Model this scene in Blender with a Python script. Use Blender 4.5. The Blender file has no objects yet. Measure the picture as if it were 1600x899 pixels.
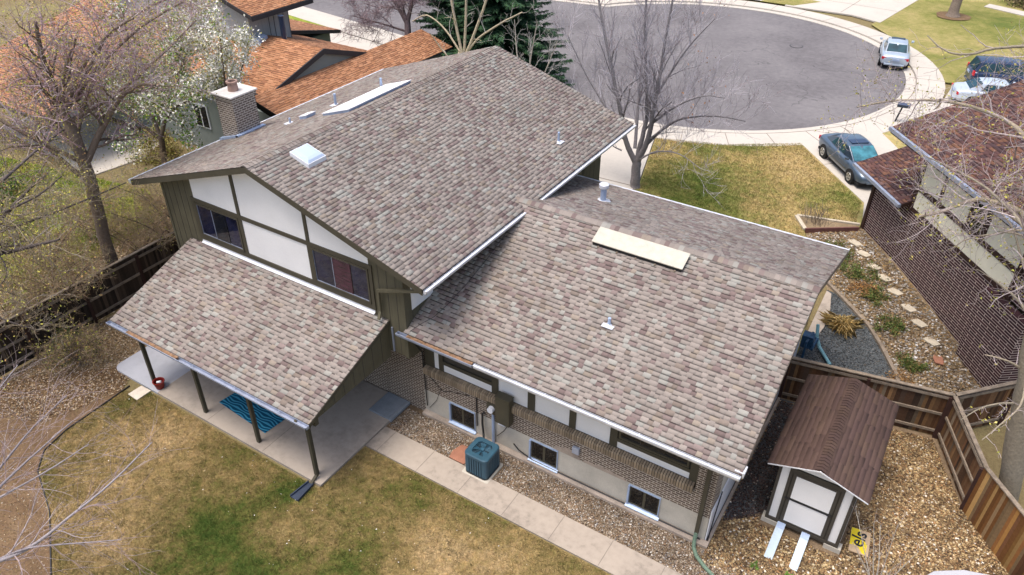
import bpy, math, random
import numpy as np
from mathutils import Vector, Matrix
rnd = random.Random(7)
R = math.radians
sc = bpy.context.scene

# ------------------------------------------------------------------ camera, world, sun, exposure
CAM = bpy.data.cameras.new('camera'); cam = bpy.data.objects.new('camera', CAM)
sc.collection.objects.link(cam); sc.camera = cam
CAM.sensor_width = 36.0; CAM.lens = 36.0*1194/1600; CAM.clip_end = 600; CAM.clip_start = .1
def _cam():
    yaw, pitch, roll = R(-31.95), R(34.79), R(.33)
    cy, sy, cp, sp = math.cos(yaw), math.sin(yaw), math.cos(pitch), math.sin(pitch)
    f = Vector((sy*cp, cy*cp, -sp)); r = Vector((cy, -sy, 0)); u = r.cross(f)
    r2 = r*math.cos(roll)+u*math.sin(roll); u2 = -r*math.sin(roll)+u*math.cos(roll)
    m = Matrix((r2, u2, -f)).transposed().to_4x4(); m.translation = (0, 0, 17.6)
    cam.matrix_world = m
_cam()
SUN_EL, SUN_AZ = 74.0, -142.0          # azimuth of the sun measured from +Y towards +X
w = bpy.data.worlds.new('World'); sc.world = w; w.use_nodes = True
nt = w.node_tree; nt.nodes.clear()
sky = nt.nodes.new('ShaderNodeTexSky'); sky.sky_type = 'NISHITA'; sky.sun_disc = False
sky.sun_elevation = R(SUN_EL); sky.sun_rotation = R(SUN_AZ); sky.air_density = 1.0; sky.dust_density = 5.0; sky.ozone_density = .6
bg = nt.nodes.new('ShaderNodeBackground'); bg.inputs['Strength'].default_value = .15
wo = nt.nodes.new('ShaderNodeOutputWorld')
nt.links.new(sky.outputs[0], bg.inputs[0]); nt.links.new(bg.outputs[0], wo.inputs[0])
SL = bpy.data.lights.new('sun', 'SUN'); SL.energy = 1.45; SL.angle = R(26); SL.color = (1.0, .955, .90)
so = bpy.data.objects.new('sun', SL); sc.collection.objects.link(so)
_d = Vector((math.sin(R(SUN_AZ))*math.cos(R(SUN_EL)), math.cos(R(SUN_AZ))*math.cos(R(SUN_EL)), math.sin(R(SUN_EL))))
so.rotation_euler = _d.to_track_quat('Z', 'Y').to_euler(); so.location = (0, 0, 60)
vs = sc.view_settings; vs.view_transform = 'Standard'; vs.look = 'None'; vs.gamma = 1; vs.use_curve_mapping = False
vs.exposure = .78

# ------------------------------------------------------------------ materials
MATS = {}
def lin(c):
    return tuple((x/255/12.92 if x/255 <= .04045 else ((x/255+.055)/1.055)**2.4) for x in c)
class N:
    """small node-tree writer"""
    def __init__(s, name):
        s.m = bpy.data.materials.new(name); s.m.use_nodes = True; s.t = s.m.node_tree
        s.b = s.t.nodes['Principled BSDF']; MATS[name] = s.m
    def n(s, typ, **kw):
        x = s.t.nodes.new('ShaderNode'+typ)
        for k, v in kw.items(): setattr(x, k, v)
        return x
    def l(s, a, b): s.t.links.new(a, b)
    def val(s, x, name, v):
        if hasattr(v, 'links') or hasattr(v, 'is_output'): s.l(v, x.inputs[name])
        else: x.inputs[name].default_value = v
    def noise(s, scale, detail=4, vec=None, rough=.55):
        x = s.n('TexNoise'); x.inputs['Scale'].default_value = scale; x.inputs['Detail'].default_value = detail; x.inputs['Roughness'].default_value = rough
        s.l(vec if vec is not None else s.pos(), x.inputs['Vector']); return x.outputs['Fac']
    def pos(s):
        if not hasattr(s, '_p'): s._p = s.n('NewGeometry').outputs['Position']
        return s._p
    def ramp(s, fac, stops):
        x = s.n('ValToRGB'); s.l(fac, x.inputs[0]); e = x.color_ramp.elements
        while len(e) < len(stops): e.new(.5)
        for i, (p, c) in enumerate(stops): e[i].position = p; e[i].color = (*c[:3], 1)
        return x.outputs[0]
    def mix(s, f, a, b, mode='MIX'):
        x = s.n('Mix', data_type='RGBA', blend_type=mode)
        for i, v in ((0, f), (6, a), (7, b)):
            if isinstance(v, (int, float)): x.inputs[i].default_value = v
            elif isinstance(v, tuple): x.inputs[i].default_value = (*v[:3], 1)
            else: s.l(v, x.inputs[i])
        return x.outputs[2]
    def math(s, op, a, b=0.0, c=None):
        x = s.n('Math', operation=op)
        for i, v in enumerate((a, b) if c is None else (a, b, c)):
            if isinstance(v, (int, float)): x.inputs[i].default_value = v
            else: s.l(v, x.inputs[i])
        return x.outputs[0]
    def bump(s, h, strength=.3, dist=.01):
        x = s.n('Bump'); x.inputs['Strength'].default_value = strength; x.inputs['Distance'].default_value = dist
        s.l(h, x.inputs['Height']); s.l(x.outputs[0], s.b.inputs['Normal'])
    def out(s, col=None, rough=.8, metal=0, spec=.5):
        if col is not None:
            if isinstance(col, tuple): s.b.inputs['Base Color'].default_value = (*col[:3], 1)
            else: s.l(col, s.b.inputs['Base Color'])
        if isinstance(rough, (int, float)): s.b.inputs['Roughness'].default_value = rough
        else: s.l(rough, s.b.inputs['Roughness'])
        s.b.inputs['Metallic'].default_value = metal; s.b.inputs['Specular IOR Level'].default_value = spec
        return s.m
def painted(name, col, rough=.6, var=.12, scale=3.0, metal=0, bump=0, spec=.4, fine=40):
    q = N(name); a = q.noise(scale, 5); b = q.noise(fine, 3)
    f = q.math('ADD', q.math('MULTIPLY', a, .6), q.math('MULTIPLY', b, .4))
    lo = tuple(c*(1-var*1.8) for c in col); hi = tuple(min(1, c*(1+var)) for c in col)
    c = q.ramp(f, [(.3, lo), (.7, hi)])
    if bump: q.bump(b, bump, .01)
    return q.out(c, rough, metal, spec)
def attr_mat(name, rough=.9, gran=.22, gscale=90, spec=.2, stain=0.0, bd=.25):
    q = N(name); a = q.n('Attribute', attribute_name='Col').outputs['Color']
    g = q.noise(gscale, 3, rough=.7); s_ = q.noise(.55, 5)
    f = q.math('MULTIPLY_ADD', g, 2*gran, 1-gran)
    f2 = q.math('MULTIPLY_ADD', s_, .36+stain, .82-stain/2)
    ff = q.math('MULTIPLY', f, f2)
    c = q.mix(1.0, a, q.n('CombineColor').outputs[0], 'MULTIPLY')
    cc = q.n('CombineColor')
    for i in range(3): q.l(ff, cc.inputs[i])
    c = q.mix(1.0, a, cc.outputs[0], 'MULTIPLY')
    q.bump(g, bd, .006 if bd < .5 else .04)
    return q.out(c, rough, 0, spec)
def brick_mat(name, c1, c2, mortar, bw=.215, rh=.075, ms=.011, dirt=.25):
    q = N(name)
    tc = q.n('TexCoord'); sp = q.n('SeparateXYZ'); q.l(tc.outputs['Object'], sp.inputs[0])
    sn = q.n('SeparateXYZ'); q.l(tc.outputs['Normal'], sn.inputs[0])
    ax = q.math('GREATER_THAN', q.math('ABSOLUTE', sn.outputs[0]), .5)
    x = q.math('ADD', q.math('MULTIPLY', sp.outputs[1], ax), q.math('MULTIPLY', sp.outputs[0], q.math('SUBTRACT', 1.0, ax)))
    cb = q.n('CombineXYZ'); q.l(x, cb.inputs[0]); q.l(sp.outputs[2], cb.inputs[1])
    br = q.n('TexBrick'); q.l(cb.outputs[0], br.inputs['Vector'])
    br.inputs['Scale'].default_value = 1; br.inputs['Brick Width'].default_value = bw; br.inputs['Row Height'].default_value = rh
    br.inputs['Mortar Size'].default_value = ms; br.inputs['Mortar Smooth'].default_value = .15; br.inputs['Bias'].default_value = 0
    br.inputs['Color1'].default_value = (*c1, 1); br.inputs['Color2'].default_value = (*c2, 1); br.inputs['Mortar'].default_value = (*mortar, 1)
    nz = q.noise(1.3, 5); n2 = q.noise(35, 3)
    d = q.math('ADD', q.math('MULTIPLY_ADD', nz, dirt*2, 1-dirt), q.math('MULTIPLY_ADD', n2, .4, -.2))
    cc = q.n('CombineColor'); [q.l(d, cc.inputs[i]) for i in range(3)]
    c = q.mix(1.0, br.outputs['Color'], cc.outputs[0], 'MULTIPLY')
    h = q.math('SUBTRACT', 1.0, br.outputs['Fac'])
    q.bump(h, .7, .008)
    return q.out(c, .9, 0, .15)
def glass_mat(name, col, rough=.06):
    q = N(name); a = q.noise(2.2, 3)
    c = q.ramp(a, [(.35, tuple(x*.6 for x in col)), (.7, tuple(x*1.5 for x in col))])
    return q.out(c, rough, 0, .6)
# -- timber, paint, metal
painted('white_panel', (.80, .80, .80), .6, .05, 1.3)
painted('white_metal', (.74, .76, .80), .35, .06, 4)
painted('gutter_white', (.66, .68, .73), .35, .14, 2.2, .2)
painted('gutter_grey', (.36, .40, .50), .35, .2, 3, .3)
painted('olive_trim', (.066, .058, .038), .7, .12, 3)
painted('dark_trim', (.060, .053, .042), .7, .12, 3)
painted('galvanised', (.42, .48, .60), .35, .12, 4, .5)
painted('pipe_grey', (.40, .50, .68), .4, .12, 4, .2)
painted('black_line', (.02, .02, .02), .6, .1, 4)
painted('meter_box', (.075, .066, .042), .5, .1, 4)
painted('stucco_tan', (.50, .465, .395), .9, .14, 1.6, bump=.4)
painted('footing', (.40, .33, .27), .9, .25, 2.5, bump=.4)
painted('terracotta', (.36, .235, .19), .8, .2, 6)
painted('chimney_cap', (.66, .62, .58), .9, .15, 4)
painted('skylight_white', (.46, .43, .36), .4, .10, 5)
painted('skylight_bright', (.86, .88, .92), .35, .03, 5)
painted('skylight_dome', (.42, .51, .66), .22, .04, 3)
painted('rust_brown', (.27, .16, .09), .9, .5, 9, fine=60)
painted('red_plastic', (.22, .018, .014), .4, .15, 5)
painted('mat_grey', (.22, .25, .28), .9, .12, 4, bump=.5)
painted('ac_blue', (.030, .085, .125), .45, .12, 4)
painted('ac_dark', (.008, .018, .028), .5, .12, 4)
painted('ac_fan', (.035, .11, .17), .4, .12, 4)
painted('splash_blue', (.03, .042, .07), .5, .15, 4)
painted('green_hose', (.14, .21, .15), .6, .15, 4)
painted('sandstone_red', (.33, .15, .095), .9, .15, 5)
painted('paver_pale', (.62, .55, .46), .9, .12, 5)
painted('ramp_white', (.50, .60, .68), .6, .08, 5)
painted('sign_yellow', (.78, .62, .02), .6, .06, 5)
painted('sign_tan', (.52, .38, .24), .8, .12, 5)
painted('letter_black', (.012, .014, .02), .6, .05, 5)
painted('brown_trim', (.040, .017, .013), .7, .15, 4)
painted('cream_panel', (.82, .77, .60), .8, .06, 2)
painted('grey_green_wall', (.22, .25, .235), .8, .06, 2)
painted('charcoal_trim', (.035, .036, .042), .6, .1, 3)
painted('tyre', (.012, .012, .013), .8, .1, 9)
painted('rim', (.55, .57, .60), .3, .08, 9, .7)
painted('lamp_red', (.55, .01, .02), .2, .1, 9)
painted('lamp_clear', (.55, .60, .65), .12, .08, 9, .2)
painted('orange_cone_red', (.7, .05, .02), .6, .1, 9)
painted('cut_wood', (.62, .50, .33), .8, .15, 9)
painted('blue_meter', (.02, .07, .14), .4, .4, 9)
painted('teal_pipe', (.16, .33, .38), .5, .12, 5)
painted('edging_black', (.02, .02, .022), .5, .2, 5)
painted('timber_edge', (.25, .20, .15), .9, .3, 5, bump=.4)
painted('reddish_board', (.16, .07, .06), .8, .2, 5)
painted('stone_pale', (.50, .44, .34), .9, .15, 5, bump=.4)
def siding(name, col):
    q = N(name); a = q.noise(1.2, 4); v = q.n('Mapping'); q.l(q.pos(), v.inputs[0]); v.inputs['Scale'].default_value = (14, 14, .8)
    b = q.noise(2, 4, v.outputs[0]); f = q.math('ADD', q.math('MULTIPLY', a, .5), q.math('MULTIPLY', b, .5))
    c = q.ramp(f, [(.3, tuple(x*.78 for x in col)), (.72, tuple(x*1.22 for x in col))]); q.bump(b, .2, .01)
    return q.out(c, .8, 0, .25)
siding('olive_siding', (.105, .095, .062))
siding('grey_siding', (.34, .37, .38))
glass_mat('pane_dark', (.012, .014, .020)); glass_mat('pane_navy', (.012, .014, .035))
glass_mat('pane_basement', (.008, .009, .010)); glass_mat('car_glass', (.010, .045, .060), .04); glass_mat('car_glass_bright', (.05, .19, .24), .05)
def curtain(name, col):
    q = N(name); v = q.n('Mapping'); q.l(q.pos(), v.inputs[0]); v.inputs['Scale'].default_value = (2, 2, 14)
    a = q.noise(1.4, 3, v.outputs[0]); c = q.ramp(a, [(.3, tuple(x*.4 for x in col)), (.7, tuple(x*1.5 for x in col))])
    return q.out(c, .15, 0, .5)
curtain('curtain_plum', (.055, .018, .030))
attr_mat('shingle_taupe', gran=.34, gscale=70, stain=.12); attr_mat('shingle_orange', gran=.2, stain=.1); attr_mat('shingle_brown', gran=.25, stain=.45)
attr_mat('pebble', rough=.75, gran=.2, gscale=60, spec=.3); attr_mat('leaf', rough=.8, gran=.12, spec=.2)
attr_mat('picket_wood', rough=.85, gran=.35, gscale=12, spec=.15)
attr_mat('bark_attr', rough=.9, gran=.5, gscale=14, spec=.1, bd=.8)
brick_mat('brick_house', (.150, .108, .082), (.092, .064, .050), (.48, .43, .36), .215, .078, .012)
brick_mat('brick_chimney', (.20, .155, .125), (.125, .095, .08), (.50, .45, .39), .21, .085, .016)
brick_mat('brick_neighbour', (.062, .028, .032), (.036, .018, .022), (.46, .38, .34), .64, .10, .014, .3)
def concrete(name, col, joints=None, dirt=.2):
    q = N(name); a = q.noise(.5, 6); b = q.noise(6, 5); c_ = q.noise(70, 3)
    f = q.math('ADD', q.math('ADD', q.math('MULTIPLY', a, .5), q.math('MULTIPLY', b, .3)), q.math('MULTIPLY', c_, .2))
    c = q.ramp(f, [(.32, tuple(x*(1-dirt*1.7) for x in col)), (.5, col), (.7, tuple(min(1, x*(1+dirt*.6)) for x in col))])
    q.bump(c_, .25, .006); return q.out(c, .9, 0, .2)
concrete('concrete_patio', (.37, .32, .27)); concrete('concrete_pale', (.42, .43, .47), dirt=.1)
concrete('concrete_walk', (.35, .30, .25), dirt=.36); concrete('concrete_street', (.47, .435, .385), dirt=.10)
concrete('concrete_joint', (.22, .19, .16))
def asphalt():
    q = N('asphalt'); a = q.noise(.22, 6); b = q.noise(3.0, 6); c_ = q.noise(28, 3)
    f = q.math('ADD', q.math('ADD', q.math('MULTIPLY', a, .45), q.math('MULTIPLY', b, .3)), q.math('MULTIPLY', c_, .25))
    c = q.ramp(f, [(.36, (.105, .097, .102)), (.5, (.152, .143, .148)), (.64, (.20, .188, .19))])
    vo = q.n('TexVoronoi', feature='DISTANCE_TO_EDGE'); vo.inputs['Scale'].default_value = .16
    wv = q.n('VectorMath', operation='ADD'); q.l(q.pos(), wv.inputs[0])
    nn = q.n('TexNoise'); nn.inputs['Scale'].default_value = .9; q.l(q.pos(), nn.inputs['Vector'])
    sc_ = q.n('VectorMath', operation='SCALE'); sc_.inputs['Scale'].default_value = 1.8; q.l(nn.outputs['Color'], sc_.inputs[0]); q.l(sc_.outputs[0], wv.inputs[1])
    q.l(wv.outputs[0], vo.inputs['Vector'])
    k = q.math('MULTIPLY', q.math('LESS_THAN', vo.outputs['Distance'], .006), q.math('GREATER_THAN', q.noise(.12, 2), .50))
    c = q.mix(q.math('MULTIPLY', k, .42), c, (.05, .05, .05)); q.bump(c_, .4, .01)
    q.out(c, .9, 0, .2)
asphalt()
def lawn(name, greens, blobs=(), bias=.5, seed=0.0, attr=False):
    """greens: dry tan -> olive -> green; blobs (x, y, r, amount) are patches watered greener"""
    q = N(name); off = q.n('VectorMath', operation='ADD'); q.l(q.pos(), off.inputs[0]); off.inputs[1].default_value = (seed, seed*.7, 0)
    a = q.noise(.42, 4, off.outputs[0]); b = q.noise(2.6, 5, off.outputs[0], .65); d = q.noise(22, 3, off.outputs[0], .7)
    e8 = q.noise(9, 4, off.outputs[0], .75)
    f = q.math('ADD', q.math('ADD', q.math('MULTIPLY', a, .42), q.math('MULTIPLY', b, .28)), q.math('ADD', q.math('MULTIPLY', e8, .20), q.math('MULTIPLY', d, .10)))
    f = q.math('MULTIPLY_ADD', q.math('SUBTRACT', f, .5), 1.35, .5)
    f = q.math('ADD', f, bias-.5)
    for (x, y, r, am) in blobs:
        v = q.n('VectorMath', operation='DISTANCE'); q.l(q.pos(), v.inputs[0]); v.inputs[1].default_value = (x, y, 0)
        g_ = q.n('MapRange'); g_.interpolation_type = 'SMOOTHSTEP'; q.l(v.outputs['Value'], g_.inputs[0])
        g_.inputs[1].default_value = 0; g_.inputs[2].default_value = r; g_.inputs[3].default_value = am; g_.inputs[4].default_value = 0
        f = q.math('ADD', f, g_.outputs[0])
    n_ = len(greens); c = q.ramp(f, [(.30+.42*i/(n_-1), greens[i]) for i in range(n_)])
    s_ = q.noise(45, 2, off.outputs[0], .8)
    m = q.math('MULTIPLY_ADD', q.math('MULTIPLY', s_, e8), 2.6, .35); cc = q.n('CombineColor'); [q.l(m, cc.inputs[i]) for i in range(3)]
    c = q.mix(1.0, c, cc.outputs[0], 'MULTIPLY')
    if attr: c = q.mix(1.0, c, q.n('Attribute', attribute_name='Col').outputs['Color'], 'MULTIPLY')
    q.bump(d, .6, .03)
    return q.out(c, .95, 0, .1)
DRY = [(.42, .31, .165), (.325, .24, .11), (.225, .175, .072), (.145, .138, .042), (.085, .110, .026), (.045, .078, .016)]
BB = [(-14.2, 7.6, 1.8, .16), (-13.2, 6.2, 2.8, .16), (-13.3, 9.2, 1.2, .17), (-11.9, 6.6, 1.7, .12), (-11.2, 9.9, 1.6, .05), (-10.2, 8.4, 1.2, .05), (-10.8, 11.2, 1.0, .07), (-8.2, 11.3, 1.2, .07), (-9.8, 11.0, 1.3, .04), (-18.5, 8.2, 2.6, -.12), (-17, 5.5, 2.6, -.1), (-7.5, 9.6, 3.0, -.10), (-11.4, 11.3, 1.0, -.08)]
lawn('lawn_back', DRY, BB, .455); lawn('lawn_back_blade', DRY, BB, .455, attr=True)
FG = [(.47, .36, .18), (.38, .30, .13), (.235, .23, .075), (.135, .165, .04), (.08, .125, .025)]
FB = [(-6.0, 36.5, 3.8, -.16), (-9.8, 31, 4.5, .13), (-11.0, 36.5, 2.6, .06)]
lawn('lawn_front', FG, FB, .47, 4); lawn('lawn_front_blade', FG, FB, .47, 4, True)
lawn('lawn_far', [(.38, .29, .15), (.27, .235, .09), (.175, .175, .05), (.10, .125, .03)], [(3, 58.5, 4.5, -.2), (0, 70, 7, .15)], .50, 9)
LG = [(.30, .17, .08), (.32, .27, .07), (.22, .26, .04), (.12, .20, .02), (.05, .12, .012)]
lawn('lawn_left', LG, [], .50, 14); lawn('lawn_left_blade', LG, [], .50, 14, True)
def dirt(name, stops, s1=1.1, s2=9, s3=38, bump=.8):
    q = N(name); a = q.noise(s1, 5); b = q.noise(s2, 5, rough=.7); d = q.noise(s3, 3, rough=.8)
    f = q.math('ADD', q.math('ADD', q.math('MULTIPLY', a, .35), q.math('MULTIPLY', b, .35)), q.math('MULTIPLY', d, .3))
    c = q.ramp(f, [(.30+.4*i/(len(stops)-1), stops[i]) for i in range(len(stops))]); q.bump(b, bump, .04)
    return q.out(c, .95, 0, .1)
dirt('mulch', [(.070, .046, .028), (.155, .100, .058), (.26, .19, .115)])
dirt('litter', [(.10, .075, .045), (.24, .18, .11), (.40, .32, .22)], s2=14, s3=60)
dirt('gravel_base', [(.07, .05, .032), (.19, .135, .085), (.33, .25, .17)], s2=18, s3=60)
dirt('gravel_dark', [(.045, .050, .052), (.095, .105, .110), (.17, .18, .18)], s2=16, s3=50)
dirt('terrain_mat', [(.10, .07, .04), (.20, .16, .08), (.22, .22, .09)], s1=.3)
def rug():
    q = N('rug_blue'); m = q.n('Mapping'); q.l(q.n('TexCoord').outputs['Object'], m.inputs[0])
    sp = q.n('SeparateXYZ'); q.l(m.outputs[0], sp.inputs[0])
    wv = q.math('MULTIPLY', q.math('SINE', q.math('MULTIPLY', sp.outputs[0], 9.0)), .045)
    alt = q.math('SINE', q.math('MULTIPLY', sp.outputs[1], 2*math.pi/.62))
    y = q.math('ADD', sp.outputs[1], q.math('MULTIPLY', wv, alt))
    st = q.math('GREATER_THAN', q.math('SINE', q.math('MULTIPLY', y, 2*math.pi/.105)), .25)
    c = q.mix(st, (.006, .065, .13), (.05, .27, .42)); n_ = q.noise(120, 2); q.bump(n_, .3, .005); q.out(c, .95, 0, .1)
rug()
def carpaint(name, col, rough=.28, metal=.35):
    q = N(name); a = q.noise(1.5, 3); c = q.ramp(a, [(.3, tuple(x*.9 for x in col)), (.7, tuple(min(1, x*1.1) for x in col))])
    q.b.inputs['Coat Weight'].default_value = .6; q.b.inputs['Coat Roughness'].default_value = .08
    q.out(c, rough, metal, .5)
carpaint('paint_slate', (.085, .125, .18)); carpaint('paint_white', (.42, .49, .57), metal=.3); carpaint('paint_navy', (.020, .040, .095)); carpaint('paint_silver', (.55, .62, .70), metal=.3)
carpaint('paint_black', (.02, .02, .022))

# ------------------------------------------------------------------ mesh helpers
COL = sc.collection
def link(o): COL.objects.link(o); return o
def tag(o, label=None, cat=None, group=None, kind=None):
    if label: o['label'] = label
    if cat: o['category'] = cat
    if group: o['group'] = group
    if kind: o['kind'] = kind
    return o
def thing(name, label, cat, loc=(0, 0, 0), rotz=0, group=None):
    o = bpy.data.objects.new(name, None); link(o); o.empty_display_size = .3
    o.location = loc; o.rotation_euler = (0, 0, rotz); return tag(o, label, cat, group)
def V(*a): return Vector(a)
class MB:
    def __init__(s, off=(0, 0, 0)):
        s.v = []; s.f = []; s.c = []; s.off = off; s.col = (1, 1, 1)
    def add(s, vs_, fs, col=None):
        b = len(s.v); s.v += [tuple(p) for p in vs_]
        for f in fs: s.f.append(tuple(b+i for i in f)); s.c.append(col or s.col)
        return s
    def quad(s, a, b, c, d, col=None): return s.add((a, b, c, d), ((0, 1, 2, 3),), col)
    def box(s, a, b, col=None):
        x0, y0, z0 = (min(a[i], b[i]) for i in range(3)); x1, y1, z1 = (max(a[i], b[i]) for i in range(3))
        return s.add([(x0, y0, z0), (x1, y0, z0), (x1, y1, z0), (x0, y1, z0), (x0, y0, z1), (x1, y0, z1), (x1, y1, z1), (x0, y1, z1)],
                     [(0, 3, 2, 1), (4, 5, 6, 7), (0, 1, 5, 4), (1, 2, 6, 5), (2, 3, 7, 6), (3, 0, 4, 7)], col)
    def bar(s, p, q, wd, ht, up=(0, 0, 1), col=None):
        """box from p to q, width wd across, height ht along up, centred"""
        p, q, up = Vector(p), Vector(q), Vector(up); d = (q-p).normalized()
        sd = d.cross(up).normalized(); u = sd.cross(d).normalized()
        a = sd*wd/2; b = u*ht/2
        vs_ = [p-a-b, p+a-b, p+a+b, p-a+b, q-a-b, q+a-b, q+a+b, q-a+b]
        return s.add(vs_, [(0, 1, 2, 3), (4, 7, 6, 5), (0, 4, 5, 1), (1, 5, 6, 2), (2, 6, 7, 3), (3, 7, 4, 0)], col)
    def prism(s, poly, ext, col=None):
        """poly: list of 3-D points, ext: extrusion vector"""
        n = len(poly); P = [Vector(p) for p in poly]; e = Vector(ext)
        vs_ = P+[p+e for p in P]
        fs = [tuple(range(n)), tuple(range(2*n-1, n-1, -1))]+[(i, i+n, (i+1) % n+n, (i+1) % n) for i in range(n)]
        return s.add(vs_, fs, col)
    def tube(s, pts, rad, n=8, col=None, cap=True):
        pts = [Vector(p) for p in pts]; rad = rad if isinstance(rad, (list, tuple)) else [rad]*len(pts)
        b = len(s.v); ref = None
        for i, p in enumerate(pts):
            d = (pts[min(i+1, len(pts)-1)]-pts[max(i-1, 0)]).normalized()
            if ref is None: ref = Vector((1, 0, 0)) if abs(d.x) < .8 else Vector((0, 1, 0))
            a = d.cross(ref).normalized(); c_ = a.cross(d); ref = c_ if False else ref
            for k in range(n):
                t = 2*math.pi*k/n; s.v.append(tuple(p+(a*math.cos(t)+c_*math.sin(t))*rad[i]))
        for i in range(len(pts)-1):
            for k in range(n):
                s.f.append((b+i*n+k, b+i*n+(k+1) % n, b+(i+1)*n+(k+1) % n, b+(i+1)*n+k)); s.c.append(col or s.col)
        if cap:
            s.f.append(tuple(b+k for k in range(n))[::-1]); s.c.append(col or s.col)
            e = b+(len(pts)-1)*n; s.f.append(tuple(e+k for k in range(n))); s.c.append(col or s.col)
        return s
    def build(s, name, mat, parent=None, smooth=False, bevel=0, attr=False):
        me = bpy.data.meshes.new(name)
        ox, oy, oz = s.off
        me.from_pydata([(x-ox, y-oy, z-oz) for x, y, z in s.v], [], s.f)
        me.materials.append(MATS[mat])
        if attr:
            ca = me.color_attributes.new('Col', 'FLOAT_COLOR', 'CORNER')
            cnt = np.array([len(f) for f in s.f]); arr = np.repeat(np.array(s.c, float), cnt, axis=0)
            ca.data.foreach_set('color', np.c_[arr, np.ones(len(arr))].ravel())
        if smooth: me.polygons.foreach_set('use_smooth', [True]*len(me.polygons))
        o = bpy.data.objects.new(name, me); link(o)
        if parent: o.parent = parent
        else: o.location = s.off
        if bevel:
            m = o.modifiers.new('bevel', 'BEVEL'); m.width = bevel; m.segments = 2; m.limit_method = 'ANGLE'; m.angle_limit = R(40)
        return o
def npmesh(name, verts, loops, per, mat, parent=None, cols=None, smooth=False, off=(0, 0, 0)):
    """verts (N,3); loops flat int array; per = corners per face (int or array); cols per face"""
    me = bpy.data.meshes.new(name); verts = np.asarray(verts, np.float32)-np.array(off, np.float32)
    nl = len(loops); per = np.full(nl//per, per) if np.isscalar(per) else np.asarray(per)
    me.vertices.add(len(verts)); me.vertices.foreach_set('co', verts.ravel())
    me.loops.add(nl); me.loops.foreach_set('vertex_index', np.asarray(loops, np.int32))
    me.polygons.add(len(per)); st = np.r_[0, np.cumsum(per)[:-1]]
    me.polygons.foreach_set('loop_start', st.astype(np.int32)); me.polygons.foreach_set('loop_total', per.astype(np.int32))
    if smooth: me.polygons.foreach_set('use_smooth', np.ones(len(per), bool))
    me.update(calc_edges=True); me.materials.append(MATS[mat])
    if cols is not None:
        ca = me.color_attributes.new('Col', 'FLOAT_COLOR', 'CORNER'); arr = np.repeat(np.asarray(cols, float), per, axis=0)
        ca.data.foreach_set('color', np.c_[arr, np.ones(len(arr))].ravel())
    o = bpy.data.objects.new(name, me); link(o)
    if parent: o.parent = parent
    else: o.location = off
    return o
nr = np.random.default_rng(11)
def pick(pal, wts, n):
    pal = np.array(pal, float); wts = np.array(wts, float); return pal[nr.choice(len(pal), n, p=wts/wts.sum())]
TAUPE = ([(.274, .238, .213), (.256, .222, .199), (.218, .171, .159), (.174, .130, .122), (.210, .171, .145), (.268, .225, .186), (.292, .281, .255)], [32, 30, 13, 6, 5, 5, 11])
ORANGE = ([(.42, .205, .110), (.37, .175, .090), (.46, .235, .13), (.30, .14, .078)], [30, 30, 22, 14])
BROWN = ([(.125, .062, .052), (.092, .048, .046), (.165, .083, .055), (.07, .042, .045), (.14, .085, .075)], [28, 26, 16, 18, 12])
def shingles(name, O, e, s_, L, W, mat, pal, parent, off=(0, 0, 0), exp=.145, tw=(.11, .27), hi=.013, lift=.004, dark=.30, fd=.6):
    """laminated shingles laid as real overlapping tabs. O eave corner, e along eave, s_ up the slope"""
    O, e, s_ = np.array(O, float), np.array(e, float), np.array(s_, float)
    e /= np.linalg.norm(e); s_ /= np.linalg.norm(s_); n = np.cross(e, s_); n = n if n[2] > 0 else -n
    X0, X1, Y0, Y1, H, C = [], [], [], [], [], []
    rows = int(math.ceil(W/exp))
    for r in range(rows):
        y0, y1 = r*exp, min((r+1)*exp+.02, W); x = -nr.random()*.3; k = nr.integers(0, 2)
        while x < L:
            wd = nr.uniform(*tw); a, b = max(x, 0), min(x+wd, L)
            if b > a+.005: X0.append(a); X1.append(b); Y0.append(y0); Y1.append(y1); H.append(hi if k else hi*.35)
            x += wd; k = 1-k
    X0, X1, Y0, Y1, H = map(np.array, (X0, X1, Y0, Y1, H)); m = len(X0); C = pick(*pal, m)*nr.uniform(.92, 1.08, (m, 1))
    P = lambda x, y, h: O+np.outer(x, e)+np.outer(y, s_)+np.outer(h, n)
    z = np.full(m, lift); top = z+.001
    ys = Y0+(Y1-Y0)*.68
    # low tabs carry the darker printed shadow band at their upper end
    v = np.stack([P(X0, Y0, H+lift), P(X1, Y0, H+lift), P(X1, Y1, top), P(X0, Y1, top), P(X0, Y0, 0*H-.002), P(X1, Y0, 0*H-.002),
                  P(X0, ys, H*.32+lift+.002), P(X1, ys, H*.32+lift+.002), P(X1, Y1, top+.0015), P(X0, Y1, top+.0015)], 1).reshape(-1, 3)
    b = (np.arange(m)*10)[:, None]
    q = np.stack([b+np.array([0, 1, 2, 3]), b+np.array([4, 5, 1, 0]), b+np.array([4, 0, 3, 3]), b+np.array([5, 2, 1, 1])], 1)
    loops = []; per = []; cols = []
    top4 = (b+np.array([0, 1, 2, 3])); fr = (b+np.array([4, 5, 1, 0])); l3 = (b+np.array([4, 0, 3])); r3 = (b+np.array([5, 2, 1]))
    low = (H < hi*.5) | (nr.random(m) < (.30 if dark < .5 else 0)); bd = (b+np.array([6, 7, 8, 9]))[low]
    loops = np.concatenate([top4.ravel(), fr.ravel(), l3.ravel(), r3.ravel(), bd.ravel()])
    per = np.concatenate([np.full(m, 4), np.full(m, 4), np.full(m, 3), np.full(m, 3), np.full(low.sum(), 4)])
    cols = np.concatenate([C, C*fd, C*fd, C*fd, C[low]*dark])
    return npmesh(name, v, loops, per, mat, parent, cols, off=off)
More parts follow.
